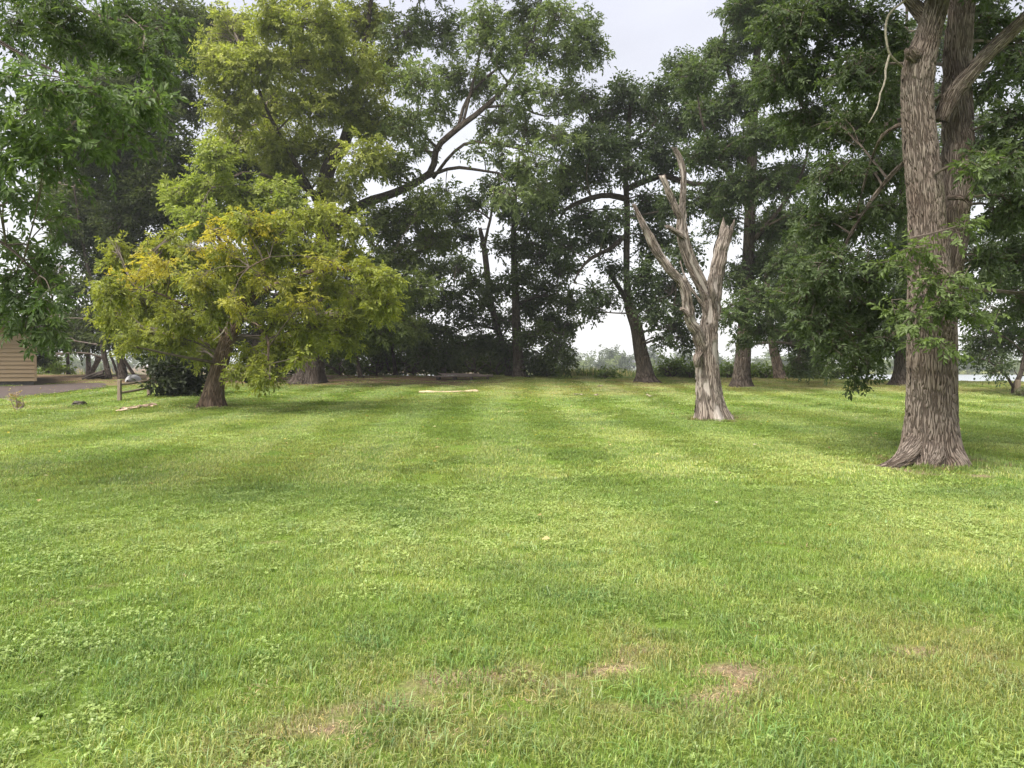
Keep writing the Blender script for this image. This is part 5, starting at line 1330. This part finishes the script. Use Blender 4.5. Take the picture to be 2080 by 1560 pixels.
# nothing grows on the drive, in the house or inside trunks
roots = [(o.location.x, o.location.y, .75 if o.name == 'ash_tree' else .45) for o in bpy.data.objects if o.parent is None and o.type == 'EMPTY' and o.get('category') == 'tree' and o.location.y < 60]
ok = np.ones(len(pts), bool)
for (rx_, ry_, rr_) in roots: ok &= np.hypot(pts[:, 0] - rx_, pts[:, 1] - ry_) > rr_ * .7
ok &= ~((pts[:, 0] < na_[-1, 0]) & (pts[:, 1] > np.interp(pts[:, 0], na_[:, 0], na_[:, 1])) & (pts[:, 1] < np.interp(pts[:, 0], fa_[:, 0], fa_[:, 1])))
ok &= ~((pts[:, 0] < hx + .1) & (pts[:, 1] > hy - .1) & (pts[:, 1] < hy + hl))
pts, idx, rot, scl, tin = pts[ok], idx[ok], rot[ok], scl[ok], tin[ok]
print('TUFTS', len(pts))
gm = bpy.data.meshes.new('grass'); gm.vertices.add(len(pts)); gm.vertices.foreach_set('co', pts.astype(np.float32).ravel())
def attr(nm, ty, dat, key):
    a_ = gm.attributes.new(nm, ty, 'POINT'); a_.data.foreach_set(key, np.ascontiguousarray(dat).ravel())
attr('k', 'INT', idx, 'value'); attr('rot', 'FLOAT_VECTOR', rot.astype(np.float32), 'vector'); attr('scl', 'FLOAT', scl.astype(np.float32), 'value')
attr('tint', 'FLOAT_COLOR', np.column_stack([tin, np.ones(len(tin))]).astype(np.float32), 'color')
grass = link('grass', gm); tag(grass, 'short mown grass and clover growing over the whole lawn', 'grass', kind='stuff')
ng = bpy.data.node_groups.new('grass_scatter', 'GeometryNodeTree')
ng.interface.new_socket('Geometry', in_out='INPUT', socket_type='NodeSocketGeometry'); ng.interface.new_socket('Geometry', in_out='OUTPUT', socket_type='NodeSocketGeometry')
ni = ng.nodes.new('NodeGroupInput'); no = ng.nodes.new('NodeGroupOutput')
m2p = ng.nodes.new('GeometryNodeMeshToPoints'); iop = ng.nodes.new('GeometryNodeInstanceOnPoints'); ci = ng.nodes.new('GeometryNodeCollectionInfo')
ci.inputs['Collection'].default_value = TUFT; ci.inputs['Separate Children'].default_value = True; ci.inputs['Reset Children'].default_value = True
def named(nm, ty):
    n_ = ng.nodes.new('GeometryNodeInputNamedAttribute'); n_.data_type = ty; n_.inputs['Name'].default_value = nm; return n_.outputs['Attribute']
L_ = ng.links.new
L_(ni.outputs[0], m2p.inputs['Mesh']); L_(m2p.outputs[0], iop.inputs['Points']); L_(ci.outputs[0], iop.inputs['Instance'])
iop.inputs['Pick Instance'].default_value = True
L_(named('k', 'INT'), iop.inputs['Instance Index'])
e2r = ng.nodes.new('FunctionNodeEulerToRotation'); L_(named('rot', 'FLOAT_VECTOR'), e2r.inputs[0]); L_(e2r.outputs[0], iop.inputs['Rotation'])
L_(named('scl', 'FLOAT'), iop.inputs['Scale']); L_(iop.outputs[0], no.inputs[0])
md = grass.modifiers.new('scatter', 'NODES'); md.node_group = ng

# fallen leaves
n = 2600
x = np.concatenate([GR.uniform(-20, 4, 1500), GR.uniform(-26, 28, 1100)]); y = np.concatenate([26 + 15 * GR.random(1500) ** .7, 6 + 40 * GR.random(1100) ** .8])
az = GR.uniform(0, 6.28, n)
d_ = np.column_stack([np.cos(az), np.sin(az), GR.normal(.1, .2, n)]); nr = np.column_stack([GR.normal(0, .35, n), GR.normal(0, .35, n), np.ones(n)])
pal = np.array([(0.50, 0.40, 0.20), (0.42, 0.30, 0.16), (0.55, 0.50, 0.36), (0.34, 0.20, 0.10), (0.52, 0.42, 0.08)])
v, t, c = leaf_geo(np.column_stack([x, y, tz(x, y) + .05]), d_, nr, GR.uniform(.05, .10, n), GR.uniform(.03, .06, n), pal[GR.integers(0, 5, n)] * GR.uniform(.7, 1.1, (n, 1)))
fo = link('fallen_leaves', mesh_np('fallen_leaves', v, tris=t, col=c), M['leaf']); tag(fo, 'scattered pale and yellow fallen leaves on the lawn', 'fallen leaves', kind='stuff')

# ------------------------------------------------------------------ haze
HZ_TOP = 35.0
bm = bmesh.new(); bmesh.ops.create_cube(bm, size=1)
for v in bm.verts: v.co = Vector((v.co.x * 1440, 675 + v.co.y * 1690, (HZ_TOP - 4.0) / 2 + v.co.z * (HZ_TOP + 4.0)))
me = bpy.data.meshes.new('haze'); bm.to_mesh(me); bm.free()
hm, nt, out = new_mat('haze')
pvn = N(nt, 'ShaderNodeVolumePrincipled', Density=HAZE, Anisotropy=0.2)
pvn.inputs['Color'].default_value = (0.92, 0.97, 1.0, 1)
nt.links.new(pvn.outputs[0], out.inputs['Volume'])
tag(link('haze', me, hm), 'thin pale haze hanging over the lake and lawn', 'haze', kind='stuff')
